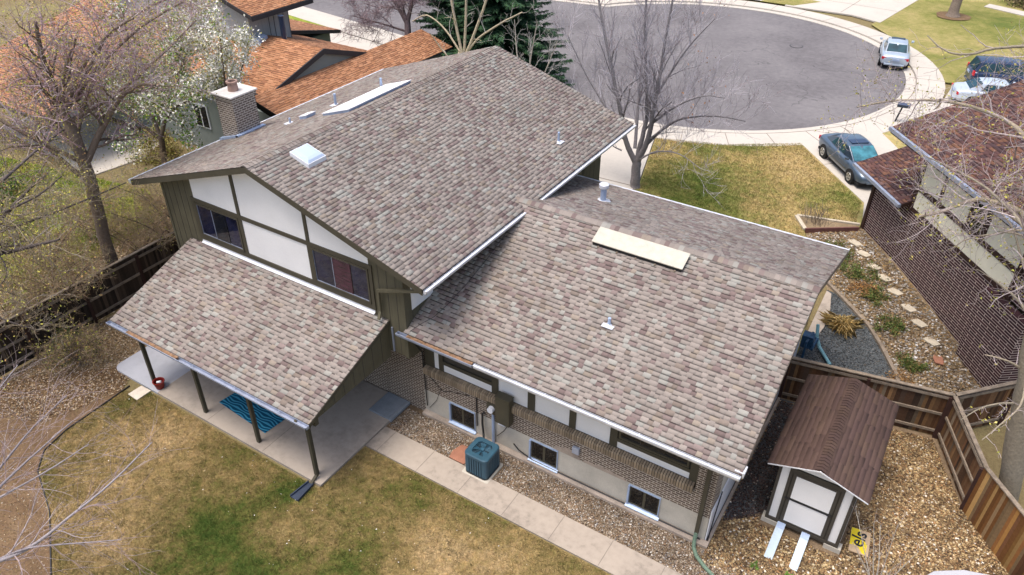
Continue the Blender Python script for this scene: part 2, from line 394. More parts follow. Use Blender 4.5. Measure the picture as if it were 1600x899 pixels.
def ridge_caps(name, A, B, sl, sr, mat, pal, parent, off=(0, 0, 0), wd=.15, step=.145):
    """caps from A to B, sl/sr: unit vectors going down each slope"""
    A, B, sl, sr = (np.array(x, float) for x in (A, B, sl, sr)); d = B-A; L = np.linalg.norm(d); d /= L
    sl /= np.linalg.norm(sl); sr /= np.linalg.norm(sr)
    m = MB(off)
    for k in range(int(L/step)):
        a = A+d*(k*step); b = A+d*(k*step+step*1.25); up = np.array([0, 0, .03]); lo = np.array([0, 0, .012])
        c = pick(*pal, 1)[0]*nr.uniform(.8, .98); c = tuple(c)
        m.add([a+sl*wd+up, a+up*1.5, a+sr*wd+up, b+sr*wd+lo, b+lo*1.6, b+sl*wd+lo, a+sl*wd, a, a+sr*wd],
              [(0, 1, 4, 5), (1, 2, 3, 4)], c)
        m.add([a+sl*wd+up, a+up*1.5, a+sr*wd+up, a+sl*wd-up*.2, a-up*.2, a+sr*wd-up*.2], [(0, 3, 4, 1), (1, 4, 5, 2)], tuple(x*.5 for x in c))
    return m.build(name, mat, parent, attr=True)
def g(v):
    t = min(max((v-21)/10, 0), 1); return t*t*(3-2*t)
def clip(poly, c, keep_ge):
    out = []
    for i in range(len(poly)):
        p, q = poly[i], poly[(i+1) % len(poly)]
        ip = (p[1] >= c) if keep_ge else (p[1] <= c); iq = (q[1] >= c) if keep_ge else (q[1] <= c)
        if ip: out.append(p)
        if ip != iq:
            t = (c-p[1])/(q[1]-p[1]); out.append((p[0]+t*(q[0]-p[0]), c))
    return out
def sheet(name, poly, dz, mat, thick=0, label=None, kind='structure', cat=None, group=None, name_ok=True):
    """flat ground sheet that follows the terrain; thick > 0 adds a skirt going down"""
    m = MB(); v0 = min(p[1] for p in poly); v1 = max(p[1] for p in poly)
    if v1 <= 21 or v0 >= 31: cuts = [v0, v1]
    else: cuts = [v0]+[k*.5 for k in range(int(math.ceil(max(v0, 20.5)*2)), int(min(v1, 31.5)*2)+1) if v0 < k*.5 < v1]+[v1]
    for a, b in zip(cuts[:-1], cuts[1:]):
        p = clip(clip(poly, a, True), b, False); p2 = []
        for x in p:
            if not p2 or (abs(x[0]-p2[-1][0])+abs(x[1]-p2[-1][1])) > 1e-5: p2.append(x)
        if len(p2) > 2 and (abs(p2[0][0]-p2[-1][0])+abs(p2[0][1]-p2[-1][1])) < 1e-5: p2.pop()
        if len(p2) > 2: m.add([(x, y, g(y)+dz) for x, y in p2], [tuple(range(len(p2)))])
    if thick:
        n = len(poly)
        for i in range(n):
            p, q = poly[i], poly[(i+1) % n]; k = max(1, int(abs(p[1]-q[1])/.5)) if (min(p[1], q[1]) < 31 and max(p[1], q[1]) > 21) else 1
            for j in range(k):
                a = (p[0]+(q[0]-p[0])*j/k, p[1]+(q[1]-p[1])*j/k); b = (p[0]+(q[0]-p[0])*(j+1)/k, p[1]+(q[1]-p[1])*(j+1)/k)
                m.quad((*a, g(a[1])+dz-.0005), (*b, g(b[1])+dz-.0005), (*b, g(b[1])+dz-thick), (*a, g(a[1])+dz-thick))
    o = m.build(name, mat)
    return tag(o, label, cat, group, kind)
def inside(poly, X, Y):
    r = np.zeros(len(X), bool); n = len(poly)
    for i in range(n):
        (x0, y0), (x1, y1) = poly[i], poly[(i+1) % n]
        if y0 == y1: continue
        c = ((y0 > Y) != (y1 > Y)) & (X < (x1-x0)*(Y-y0)/(y1-y0)+x0); r ^= c
    return r
def scatter(poly, dens, holes=()):
    P = np.array(poly); a, b = P.min(0), P.max(0); n = int((b-a).prod()*dens)
    X = nr.uniform(a[0], b[0], n); Y = nr.uniform(a[1], b[1], n); k = inside(poly, X, Y)
    for h in holes: k &= ~inside(h, X, Y)
    return X[k], Y[k]
def gv(Y): t = np.clip((Y-21)/10, 0, 1); return t*t*(3-2*t)
def pebbles(name, poly, dens, size, pal, wts, dz, holes=(), label=None, cat=None, flat=.6):
    X, Y = scatter(poly, dens, holes); n = len(X); s_ = nr.uniform(*size, n)*nr.choice([1, 1, 1, 1.6], n); a = nr.uniform(0, 6.28, n)
    base = np.array([(1, 0, 0), (.3, .9, .1), (-.8, .55, -.05), (-.75, -.6, .1), (.35, -.9, 0), (.1, .05, .75), (-.1, -.1, -.6)])
    B = base[None]*nr.uniform(.75, 1.2, (n, 7, 3)); B[:, :, 2] *= flat
    ca, sa = np.cos(a)[:, None], np.sin(a)[:, None]; el = nr.uniform(.55, 1, n)[:, None]
    bx, by = B[:, :, 0], B[:, :, 1]*el
    Z = gv(Y)+dz+s_*.25
    tx, ty = nr.uniform(-.5, .5, (2, n, 1))
    v = np.stack([X[:, None]+(bx*ca-by*sa)*s_[:, None], Y[:, None]+(bx*sa+by*ca)*s_[:, None], Z[:, None]+(B[:, :, 2]+tx*bx*.5+ty*by*.5)*s_[:, None]], 2).reshape(-1, 3)
    tri = np.array([(0, 1, 5), (1, 2, 5), (2, 3, 5), (3, 4, 5), (4, 0, 5), (1, 0, 6), (2, 1, 6), (3, 2, 6), (4, 3, 6), (0, 4, 6)])
    L = ((np.arange(n)*7)[:, None, None]+tri).reshape(-1); pt = .92+.16*np.sin(X*1.7+2*np.sin(Y*1.3))*np.sin(Y*2.1+1.5*np.sin(X*.9))+.14*np.sin(X*5.3+Y*3.1)*np.sin(Y*6.7-X*2.3); C = np.repeat(pick(pal, wts, n)*nr.uniform(.75, 1.2, (n, 1))*pt[:, None], 10, axis=0)
    o = npmesh(name, v, L, 3, 'pebble', None, C); return tag(o, label, cat, None, 'stuff')
def blades(name, poly, dens, h, wd, mat, dz, holes=(), label=None):
    X, Y = scatter(poly, dens, holes); n = len(X); a = nr.uniform(0, 6.28, n); hh = nr.uniform(h*.5, h*1.2, n); w_ = wd*nr.uniform(.6, 1.4, n)
    lx, ly = nr.normal(0, .6, (2, n))*hh; Z = gv(Y)+dz
    v = np.stack([np.stack([X-np.cos(a)*w_, Y-np.sin(a)*w_, Z], 1), np.stack([X+np.cos(a)*w_, Y+np.sin(a)*w_, Z], 1), np.stack([X+lx, Y+ly, Z+hh], 1)], 1).reshape(-1, 3)
    # clumps: each small cell of turf has its own tone
    def cells(s_, k): i = np.floor((X+.013*np.sin(Y*91))/s_+k).astype(np.int64); j = np.floor((Y+.013*np.sin(X*77))/s_-k).astype(np.int64); return (((i*73856093) ^ (j*19349663)) % 1009)/1009.
    tone = .26+.70*cells(.06, 3)+.58*cells(.13, 9)+.62*cells(.27, 5)*cells(.09, 1)+.2*nr.random(n); tone *= .84
    C = np.stack([tone*(1+.12*(cells(.09, 2)-.5)), tone, tone*.95], 1)
    o = npmesh(name, v, np.arange(3*n), 3, mat+'_blade', None, C); return tag(o, label, 'grass', None, 'stuff')
def leaves(name, X, Y, Z, size, pal, wts, label=None, cat=None, parent=None, off=(0, 0, 0), flatness=.5, mat='leaf', kind=None):
    n = len(X); s_ = nr.uniform(*size, n); u = nr.normal(0, 1, (n, 3)); u[:, 2] *= flatness; u /= np.linalg.norm(u, axis=1)[:, None]
    w_ = np.cross(u, nr.normal(0, 1, (n, 3))); w_ /= np.linalg.norm(w_, axis=1)[:, None]; P = np.stack([X, Y, Z], 1)
    a = u*s_[:, None]; b = w_*s_[:, None]*.55; v = np.stack([P-a, P-b, P+a, P+b], 1).reshape(-1, 3)
    C = pick(pal, wts, n)*nr.uniform(.75, 1.25, (n, 1))
    o = npmesh(name, v, np.arange(4*n), 4, mat, parent, C, off=off)
    if label: tag(o, label, cat)
    if kind: o['kind'] = kind
    return o
# ------------------------------------------------------------------ ground, street, paths
def terrain():
    us = [-400, -150, -80, -45, -20, 0, 20, 60, 200]; vs_ = [-120, -20, 0, 21]+[21+.5*k for k in range(1, 21)]+[60, 120, 420]
    m = MB(); m.v = [(u, v, g(v)) for v in vs_ for u in us]; n = len(us)
    m.f = [(j*n+i, j*n+i+1, (j+1)*n+i+1, (j+1)*n+i) for j in range(len(vs_)-1) for i in range(n-1)]; m.c = [(1, 1, 1)]*len(m.f)
    return tag(m.build('terrain', 'terrain_mat'), kind='structure')
terrain()
C0 = (-16.6, 50.6)
def arc(r, a0, a1, n=40, c=C0): return [(c[0]+r*math.cos(R(a0+(a1-a0)*i/n)), c[1]+r*math.sin(R(a0+(a1-a0)*i/n))) for i in range(n+1)]
ring = arc(12.9, 0, 360, 72)[:-1]
# asphalt: bulb and the street leaving it, one outline
A1 = arc(12.9, -143, 145, 90)
asph = A1+[(-32, 57.3), (-95, 66), (-95, 50.8), (-48, 44.7), (-35.3, 42.8)]
sheet('road', asph, .02, 'asphalt')
OUT = arc(15.1, -139, 143, 90)
walkring = OUT+[(-33, 60), (-95, 68.5), (-95, 66.0), (-32, 57.3)]+A1[::-1]+[(-35.3, 42.8), (-48, 44.7), (-95, 50.8), (-95, 48.2), (-48, 42.3), (-34.6, 40.2)]
def strips(name, mat, outer, inner, dz, thick):
    m = MB()
    for i in range(len(outer)-1):
        a, b, c, d = outer[i], outer[i+1], inner[i+1], inner[i]
        m.quad((*a, g(a[1])+dz), (*b, g(b[1])+dz), (*c, g(c[1])+dz), (*d, g(d[1])+dz))
        for p, q in ((a, b), (d, c)):
            m.quad((*p, g(p[1])+dz-.0005), (*q, g(q[1])+dz-.0005), (*q, g(q[1])+dz-thick), (*p, g(p[1])+dz-thick))
    return m
L1 = [(-95, 68.5), (-33, 60)]; L0 = [(-95, 66.0), (-32, 57.3)]; M1 = [(-34.6, 40.2), (-48, 42.3), (-95, 48.2)]; M0 = [(-35.3, 42.8), (-48, 44.7), (-95, 50.8)]
outer = M1[::-1]+arc(15.1, -139, 143, 60)+L1[::-1]; 
mid = M0[::-1]+arc(13.45, -142, 144.5, 60)+L0[::-1]; inner = M0[::-1]+arc(12.9, -143, 145, 60)+L0[::-1]
mid = [(x, y-.5) for x, y in M0[::-1]]+arc(13.45, -142, 144.5, 60)+[(x, y+.5) for x, y in L0[::-1]]
tag(strips('sidewalk', '', outer, mid, .14, .12).build('sidewalk', 'concrete_street'), kind='structure')
tag(strips('kerb', '', mid, inner, .055, .05).build('kerb', 'concrete_street'), kind='structure')
mj = MB()
for k in range(0, 60, 2):
    a = R(-139+282*k/60); 
    p = (C0[0]+13.47*math.cos(a), C0[1]+13.47*math.sin(a)); q = (C0[0]+15.08*math.cos(a), C0[1]+15.08*math.sin(a))
    mj.bar((*p, 1.141), (*q, 1.141), .035, .008)
ob = tag(strips('', '', arc(13.50, -140, 143, 60), arc(13.45, -140, 143, 60), .146, .004).build('sidewalk_seam', 'concrete_joint'), kind='structure')
ob2 = tag(mj.build('sidewalk_joint', 'concrete_joint'), kind='structure')
# front concrete and lawns
dz = .15; dzl = .128
sheet('driveway', [(-19.5, 24), (-12.1, 24), (-12.1, 30.6), (-13.6, 36.0), (-16, 35.9), (-21.5, 36.5)], dz, 'concrete_street', .12)
sheet('front_lawn', [(-12.1, 23.2), (-12.05, 30.6), (-13.55, 36.0), (-10.0, 37.6), (-6.4, 39.9), (-2.6, 34.4), (-2.4, 32.0), (-4.95, 31.45), (-4.35, 30.4), (-2.85, 27.1), (-2.5, 23.2)], dzl, 'lawn_front', .05)
sheet('neighbour_driveway', [(-6.87, 39.35), (-2.70, 34.3), (-2.4, 32.4), (1.5, 35.3), (-3.87, 43.5), (-4.5, 41.5)], dz+.004, 'concrete_street', .1)
sheet('street_lawn', [(-4.4, 43.4), (1.2, 35.1), (4.4, 37.2), (-3.2, 45.4)], dzl, 'lawn_front', .05)
sheet('neighbour_driveway', [(-3.0, 44.85), (4.2, 37.6), (16, 46), (14, 56), (-1.25, 53.5), (-1.5, 48.5)], dz+.004, 'concrete_street', .1)
sheet('corner_lawn', [(-1.28, 53.6), (14, 56.1), (40, 60), (40, 85), (-2.5, 85), (-6.4, 74.6), (-8.2, 64.2), (-5.6, 60.6), (-3.4, 57.2), (-2.5, 53.4)], dzl, 'lawn_far', .05)
sheet('far_driveway', [(-15.2, 65.9), (-10, 66.0), (-7.72, 64.95), (-6.22, 74.6), (-4, 86), (-16, 86)], dz+.004, 'concrete_street', .1)
sheet('far_lawn', [(-17.3, 66.2), (-14.6, 66.2), (-13.0, 68.6), (-16.0, 69.5)], dz+.012, 'lawn_far', .05)
sheet('far_path', [(-40, 64.5), (-16, 66.4), (-16, 80), (-60, 80), (-60, 68)], dz+.002, 'concrete_street')
sheet('garden_path', [(-1.2, 75.5), (3.6, 73.5), (3.0, 72.3), (-1.5, 74.4)], dz+.03, 'concrete_street', .05)
sheet('side_lawn', [(-36, 34), (-22, 30), (-21.5, 36.5), (-27, 40), (-34.6, 40.6)], dzl, 'lawn_left', .05)
sheet('neighbour_driveway', [(-42, 34), (-36.2, 34), (-34.9, 40.1), (-41.2, 41.0)], dz+.004, 'concrete_street', .1)
sheet('side_lawn', [(-60, 30), (-42.1, 34), (-41.3, 41.4), (-48, 42.6), (-60, 44)], dzl, 'lawn_left', .05)
mj = MB()
for a, b in (((-10.9, 66.3), (-9.6, 78)), ((-13.5, 69.5), (-7.2, 69.0)), ((-5.4, 42.6), (-1.2, 37.2)), ((-5.2, 37.4), (-2.6, 39.8)), ((-17.5, 30), (-12.3, 30.2)), ((-16, 25), (-17, 36)), ((-38.6, 40.5), (-39, 34.5))):
    mj.bar((*a, g(a[1])+dz+.0065), (*b, g(b[1])+dz+.0065), .05, .005)
tag(mj.build('driveway_joint', 'concrete_joint'), kind='structure')
m = MB(); m.tube([(-11.6, 56.1, 1.02), (-11.6, 56.1, 1.032)], .36, 28)
mh = thing('manhole_cover', 'round iron manhole cover flush with the asphalt of the turning circle', 'manhole', (-11.6, 56.1, 1.02))
m = MB((-11.6, 56.1, 1.02)); m.tube([(-11.6, 56.1, 1.0205), (-11.6, 56.1, 1.030)], .46, 32); m.build('frame', 'edging_black', mh)
m = MB((-11.6, 56.1, 1.02)); m.tube([(-11.6, 56.1, 1.0205), (-11.6, 56.1, 1.034)], .40, 32); m.build('lid', 'asphalt', mh)

# back yard
LAWN = [(-20.35, 9.72), (-12.68, 9.72), (-12.68, 11.72), (4, 11.68), (4, -8), (-13.0, -8), (-14.5, 2.0), (-16.55, 3.89), (-18.55, 5.03), (-20.2, 5.7), (-20.85, 6.3), (-21.1, 7.3), (-21.15, 9.3)]
sheet('back_lawn', LAWN, .012, 'lawn_back')
sheet('mulch_bed', [(-25.3, -8), (-12.9, -8), (-14.5, 2.0), (-16.5, 3.9), (-18.5, 5.05), (-20.2, 5.75), (-20.85, 6.35), (-21.1, 7.3), (-21.2, 9.3), (-22.2, 10.2), (-24, 8.6), (-25.3, 7.0)], .008, 'mulch')
sheet('leaf_litter', [(-25.3, 7.0), (-24, 8.6), (-22.2, 10.2), (-22.4, 12), (-22.2, 24), (-25.3, 24)], .010, 'litter')
sheet('neighbour_lawn', [(-60, -5), (-30.2, 2), (-29.2, 9), (-29.4, 14), (-30.2, 17.8), (-33, 19.0), (-44.0, 17.0), (-60, 16)], .012, 'lawn_left')
sheet('neighbour_mulch', [(-29.9, 2), (-25.4, 2), (-25.4, 22), (-31, 22), (-31, 18.1), (-29.1, 14), (-28.9, 9)], .006, 'litter')
sheet('neighbour_patio', [(-46.5, 19.3), (-38.5, 18.5), (-36.6, 18.3), (-36.2, 21.2), (-37, 23), (-47, 23)], .07, 'concrete_street', .07)
sheet('patio', [(-20.05, 9.80), (-12.66, 9.80), (-12.66, 13.94), (-22.0, 13.94), (-20.05, 13.9)], .10, 'concrete_patio', .1)
# paler rounded slab at the left end of the patio
cr = [(-21.98, 9.85)]; 
slab = [(-20.06, 9.80)]+[(-20.06, 13.9)]+[(-22.3, 13.9), (-22.45, 11.6)]+[(-22.15+.32*math.cos(R(a)), 10.12+.32*math.sin(R(a))) for a in range(180, 271, 15)]
sheet('patio_slab', slab, .085, 'concrete_pale', .085)
WALK = [(-12.64, 11.74), (6, 11.70), (6, 12.68), (-12.64, 12.70)]
sheet('walkway', WALK, .055, 'concrete_walk', .055)
mj = MB()
for u in [-12.2+1.52*k for k in range(13)]: mj.bar((u, 11.74, .056), (u, 12.67, .056), .018, .006)
tag(mj.build('walkway_joint', 'concrete_joint'), kind='structure')
mj = MB()
for u in (-17.6, -15.1): mj.bar((u, 9.82, .101), (u, 13.9, .101), .014, .005)
tag(mj.build('patio_joint', 'concrete_joint'), kind='structure')
GR1 = [(-12.66, 12.72), (6, 12.70), (6, 11.6), (7.5, 11.6), (7.5, 16), (4.9, 17.3), (3.38, 19.1), (2.30, 21.55), (-2.5, 20.75), (-2.5, 13.94), (-12.0, 13.94), (-12.66, 13.94)]
sheet('gravel_bed', [(-12.66, 12.72), (7.5, 12.70), (7.5, 15), (4.9, 17.4), (3.38, 19.2), (2.30, 21.7), (-2.5, 20.85), (-2.5, 13.96), (-12.66, 13.96)], .006, 'gravel_base')
DG = [(-2.5, 20.95), (-0.2, 21.3), (1.15, 21.75), (0.65, 23.8), (-0.67, 25.75), (-2.0, 27.0), (-2.5, 27.1)]
sheet('dark_gravel', DG, .018, 'gravel_dark')
sheet('side_yard', [(-2.5, 27.1), (-2.0, 27.05), (-.6, 25.85), (.75, 23.8), (1.25, 21.8), (2.3, 22.0), (4.4, 23.8), (2.5, 26.2), (-2.35, 32.2), (-4.3, 30.5)], .012, 'litter')

# ------------------------------------------------------------------ the house
HO = (-12, 13.95, 0)
house = thing('house', 'split-level house with taupe shingle roofs and white panels, filling the middle', 'house', HO)
def H(m, name, mat, parent=None, **k):
    o = m.build(name, mat, parent or house, **k)
    return o
def hm(): return MB(HO)
WY = 13.95
# upper roof
RZ, EZR, EZL = 7.87, 5.93, 5.80; RU, EUR, EUL = -17.14, -10.86, -23.23; V0, V1 = 12.9, 26.2
VW = 13.3
def roof_slab(m, a, b, c, d, th=.12):
    m.prism([a, b, c, d], (0, 0, -th))
m = hm(); roof_slab(m, (EUR, V0, EZR), (EUR, V1, EZR), (RU, V1, RZ), (RU, V0, RZ)); roof_slab(m, (RU-.0, V0, RZ-.002), (RU, V1, RZ-.002), (EUL, V1, EZL), (EUL, V0, EZL))
upper = H(m, 'roof', 'dark_trim')
shingles('shingle_slope', (EUR+.03, V0-.03, EZR), (0, 1, 0), (RU-EUR, 0, RZ-EZR), V1-V0+.06, math.hypot(RU-EUR, RZ-EZR)+.02, 'shingle_taupe', TAUPE, upper, HO)
shingles('shingle_slope', (EUL-.03, V0-.03, EZL), (0, 1, 0), (RU-EUL, 0, RZ-EZL), V1-V0+.06, math.hypot(RU-EUL, RZ-EZL)+.02, 'shingle_taupe', TAUPE, upper, HO)
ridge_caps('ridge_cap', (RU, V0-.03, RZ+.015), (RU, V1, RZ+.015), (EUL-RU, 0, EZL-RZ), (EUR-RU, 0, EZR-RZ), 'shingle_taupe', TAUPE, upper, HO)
for (ua, za, ub, zb) in ((RU, RZ, EUR, EZR), (RU, RZ, EUL, EZL)):
    for v in (V0-.035, V1): m = hm(); m.prism([(ua, v, za-.015), (ub, v, zb-.015), (ub, v, zb-.20), (ua, v, za-.20)], (0, .035, 0)); H(m, 'rake_board', 'olive_trim', upper)
m = hm(); m.prism([(ua_, V0+.02, z_) for ua_, z_ in ((RU, RZ-.16), (EUR+.05, EZR-.15), (EUR+.05, EZR-.19), (RU, RZ-.2), (EUL, EZL-.19), (EUL, EZL-.15))], (0, .4, 0)); H(m, 'soffit', 'white_panel', upper)
def gutter(name, a, b, out, mat, w_=.12, h_=.11, parent=house, th=.012, lip=.075):
    """open trough from a to b; a,b on the inner top edge; out = unit vector pointing away from the roof"""
    a, b, o = Vector(a), Vector(b), Vector(out); z = Vector((0, 0, 1)); m = hm()
    pr = [Vector((0, 0, 0)), -z*h_, o*w_*.75-z*h_, o*w_-z*h_*.35, o*w_+z*.01]
    for i in range(4):
        p, q = pr[i], pr[i+1]; d = (q-p).normalized(); nn = d.cross((b-a).normalized())*th
        m.prism([a+p, a+q, a+q+nn, a+p+nn], b-a)
    m.prism([a+x for x in (pr[0], pr[1], pr[2], pr[3], pr[4])], (b-a).normalized()*.01)
    m.prism([b+x for x in (pr[0], pr[1], pr[2], pr[3], pr[4])], -(b-a).normalized()*.01)
    m.prism([a+o*w_+z*.012, a+o*(w_-lip)+z*.012, a+o*(w_-lip)+z*.004, a+o*w_+z*.004], b-a)
    for k in range(int((b-a).length/.9)):
        p = a+(b-a)*((k+.5)*.9/(b-a).length); m.box((p.x-.012 if o.y else p.x, p.y if o.y else p.y-.012, p.z-.01), (p.x+.012 if o.y else p.x+o.x*w_, p.y+o.y*w_ if o.y else p.y+.012, p.z+.004))
    return H(m, name, mat, parent)
gutter('gutter', (EUR+.03, V0-.02, EZR-.035), (EUR+.03, V1, EZR-.035), (1, 0, 0), 'gutter_white', .13, .10, upper)
gutter('gutter', (EUL-.03, V0-.02, EZL-.035), (EUL-.03, V1, EZL-.035), (-1, 0, 0), 'gutter_white', .13, .10, upper)
# upper walls
UL, UR, ZB = -22.2, -11.9, 2.8
def zroof(u): return (RZ-(u-RU)*(RZ-EZR)/(EUR-RU) if u > RU else RZ-(RU-u)*(RZ-EZL)/(RU-EUL))-.14
m = hm(); m.prism([(UL, VW, ZB), (UR, VW, ZB), (UR, VW, zroof(UR)), (RU, VW, RZ-.14), (UL, VW, zroof(UL))], (0, .16, 0))
m.box((UR-.16, VW+.16, ZB-.1), (UR, 25.6, zroof(UR)-.02)); m.box((UL, VW+.16, 0), (UL+.16, 25.6, zroof(UL)-.02))
m.prism([(UL, 25.6, .9), (UR, 25.6, .9), (UR, 25.6, zroof(UR)), (RU, 25.6, RZ-.14), (UL, 25.6, zroof(UL))], (0, .16, 0))
m.box((UL+.16, VW+.16, ZB-.02), (UR-.16, WY+.05, ZB+.1))
wall_u = H(m, 'siding_wall', 'olive_siding')
# battens (grooves between vertical boards)
m = hm()
for u in list(np.arange(UL+.31, -20.75, .31))+list(np.arange(-12.8, UR-.05, .31)): m.box((u-.009, VW-.007, ZB+.01 if u > -13 else 2.9), (u+.009, VW-.002, zroof(u)-.02))
for v in np.arange(VW+.33, 25.5, .33): m.box((UR+.002, v-.009, 3.4), (UR+.007, v+.009, zroof(UR)-.1))
H(m, 'board_groove', 'dark_trim', wall_u)
m = hm(); m.box((UL-.02, VW-.03, 2.6), (UL+.08, VW+.10, zroof(UL)-.02)); H(m, 'corner_board', 'olive_siding', wall_u); m = hm(); m.box((UR-.10, VW-.03, ZB-.02), (UR+.02, VW+.12, zroof(UR)-.03)); H(m, 'corner_board', 'olive_siding', wall_u)
m = hm()
for (a, b) in ((-20.58, -18.49), (-18.35, -15.52), (-15.38, -13.12)):
    zt = lambda u: zroof(u)-.04
    if a < RU < b: P_ = [(a, 5.72), (b, 5.72), (b, zt(b)), (RU, zt(RU)), (a, zt(a))]
    else: P_ = [(a, 5.72), (b, 5.72), (b, zt(b)), (a, zt(a))]
    m.prism([(u, VW-.012, z) for u, z in P_], (0, .01, 0))
m.box((-18.35, VW-.012, 4.32), (-15.52, VW-.002, 5.58))
H(m, 'stucco_panel', 'white_panel')
m = hm()
y0, y1 = VW-.045, VW-.001
m.box((-20.72, y0, 5.58), (-13.0, y1, 5.72)); m.box((-20.72, y0+.003, 4.14), (-13.0, y1, 4.31))
for u0, u1, z0, z1 in ((-20.72, -20.58, 4.31, 5.58), (-18.49, -18.35, 4.31, 5.58), (-15.52, -15.38, 4.31, 5.58), (-13.12, -13.0, 4.31, 5.58)): m.box((u0, y0+.002, z0), (u1, y1, z1))
for u0, u1 in ((-18.49, -18.36), (-15.51, -15.39)): m.box((u0, y0+.002, 5.72), (u1, y1, zroof((u0+u1)/2)-.03))
H(m, 'timber_frame', 'olive_trim')
def slider(name, u0, u1, z0, z1, y, mid_mat, parent=house, frame='olive_trim', splits=(.36, .70), side_mat='pane_navy', track='gutter_grey'):
    w_ = hm(); t = .06
    w_.box((u0, y-.06, z0), (u1, y+.0, z0+t)); w_.box((u0, y-.06, z1-t), (u1, y, z1)); w_.box((u0, y-.058, z0+t), (u0+t, y, z1-t)); w_.box((u1-t, y-.058, z0+t), (u1, y, z1-t))
    win = H(w_, name, frame, parent)
    L_ = u1-u0-2*t; c = [u0+t]+[u0+t+L_*k for k in splits]+[u1-t]
    for i in range(3):
        p = hm(); p.box((c[i]+.012, y-.022-(i == 1)*.012, z0+t+.015), (c[i+1]-.012, y-.012-(i == 1)*.012, z1-t-.015)); H(p, 'pane', mid_mat if i == 1 else side_mat, win)
    p = hm()
    for i in (0, 1): p.box((c[i]-.009, y-.045, z0+t), (c[i]+.009, y-.002, z1-t))
    p.box((c[0], y-.04, z0+t), (c[3], y-.002, z0+t+.02)); p.box((c[0], y-.04, z1-t-.02), (c[3], y-.002, z1-t)); H(p, 'sash', track, win)
    return win
slider('window', -20.55, -18.51, 4.33, 5.56, VW, 'pane_dark'); slider('window', -15.36, -13.14, 4.33, 5.56, VW, 'curtain_plum')
# right side wall detail near the street: white panel and siding seen past the eave
m = hm(); m.box((UR+.002, 22.2, 4.6), (UR+.014, 24.2, 5.7)); H(m, 'stucco_panel', 'white_panel')
m = hm(); m.box((UR+.002, 22.05, 4.5), (UR+.03, 22.2, 5.75)); H(m, 'trim_post', 'olive_trim'); m = hm(); m.box((UR+.002, 24.2, 4.3), (UR+.03, 24.35, 5.75)); H(m, 'trim_post', 'olive_trim')
m = hm(); m.box((UR+.001, 13.6, 4.4), (UR+.014, 14.6, 5.4)); H(m, 'stucco_panel', 'white_panel')
# lower storey walls
m = hm(); m.box((-22.2, WY+.02, 0), (-12.0, WY+.2, ZB)); m.box((-12.05, WY, 1.03), (-2.5, WY+.2, 1.80)); m.box((-3.02, WY+.001, 1.80), (-2.5, WY+.2, 3.95)); m.box((-2.70, WY+.2, 1.03), (-2.5, 14.6, 3.9))
m.box((-12.6, WY+.001, 0.0), (-11.98, WY+.02, ZB)); m.box((-13.5, WY-.0, 0.02), (-12.6, WY+.02, ZB))
H(m, 'brick_wall', 'brick_house')
m = hm(); m.box((-11.98, WY+.012, .10), (-2.505, WY+.19, 1.03))
# ragged patches where render climbs over the brick
H(m, 'basement_wall', 'stucco_tan')
def ragged(u0, u1, zt, seed):
    q = random.Random(seed); n = 22; top = []
    for i in range(n+1):
        t = i/n; top.append((u0+(u1-u0)*t, 1.02+(zt-1.02)*math.sin(math.pi*t)**.6*(.75+.5*q.random())))
    m = hm(); m.prism([(u0, WY-.006, 1.0)]+[(u, WY-.006, z) for u, z in top]+[(u1, WY-.006, 1.0)], (0, .0055, 0)); return m
mm = ragged(-7.25, -6.35, 1.25, 3); m2 = ragged(-6.3, -4.9, 1.14, 5); 
b_ = len(mm.v); mm.v += m2.v; mm.f += [tuple(i+b_ for i in f) for f in m2.f]; mm.c += m2.c
H(mm, 'render_patch', 'footing')
m = hm(); m.box((-12.0, WY-.16, 0), (-2.36, WY+.05, .10)); m.prism([(-12.0, WY-.16, .10), (-12.0, WY+.0, .10), (-12.0, WY+.0, .15)], (9.64, 0, 0)); m.box((-2.5, WY+.05, 0), (-2.36, 20.8, .13)); H(m, 'footing', 'footing')
m = hm(); m.tube([(-7.9, WY-.06, .18), (-2.6, WY-.05, .16)], .022, 6); m.tube([(-8.6, WY-.02, .45), (-8.4, WY-.04, .30), (-7.9, WY-.06, .18)], .02, 6); H(m, 'conduit', 'edging_black')
# rowlock sill: separate bricks on edge
m = hm(); u = -11.86
while u < -3.08:
    c = pick([(.27, .21, .145), (.22, .17, .115), (.32, .25, .17)], [1, 1, 1], 1)[0]
    m.prism([(u, WY-.12, 1.80), (u, WY-.12, 1.98), (u, WY-.09, 2.03), (u, WY+.06, 2.06), (u, WY+.06, 1.80)], (.056, 0, 0), tuple(c)); u += .076
m.box((-11.87, WY-.105, 1.81), (-3.08, WY+.05, 1.99), (.055, .045, .035))
H(m, 'rowlock_sill', 'pebble', attr=True)
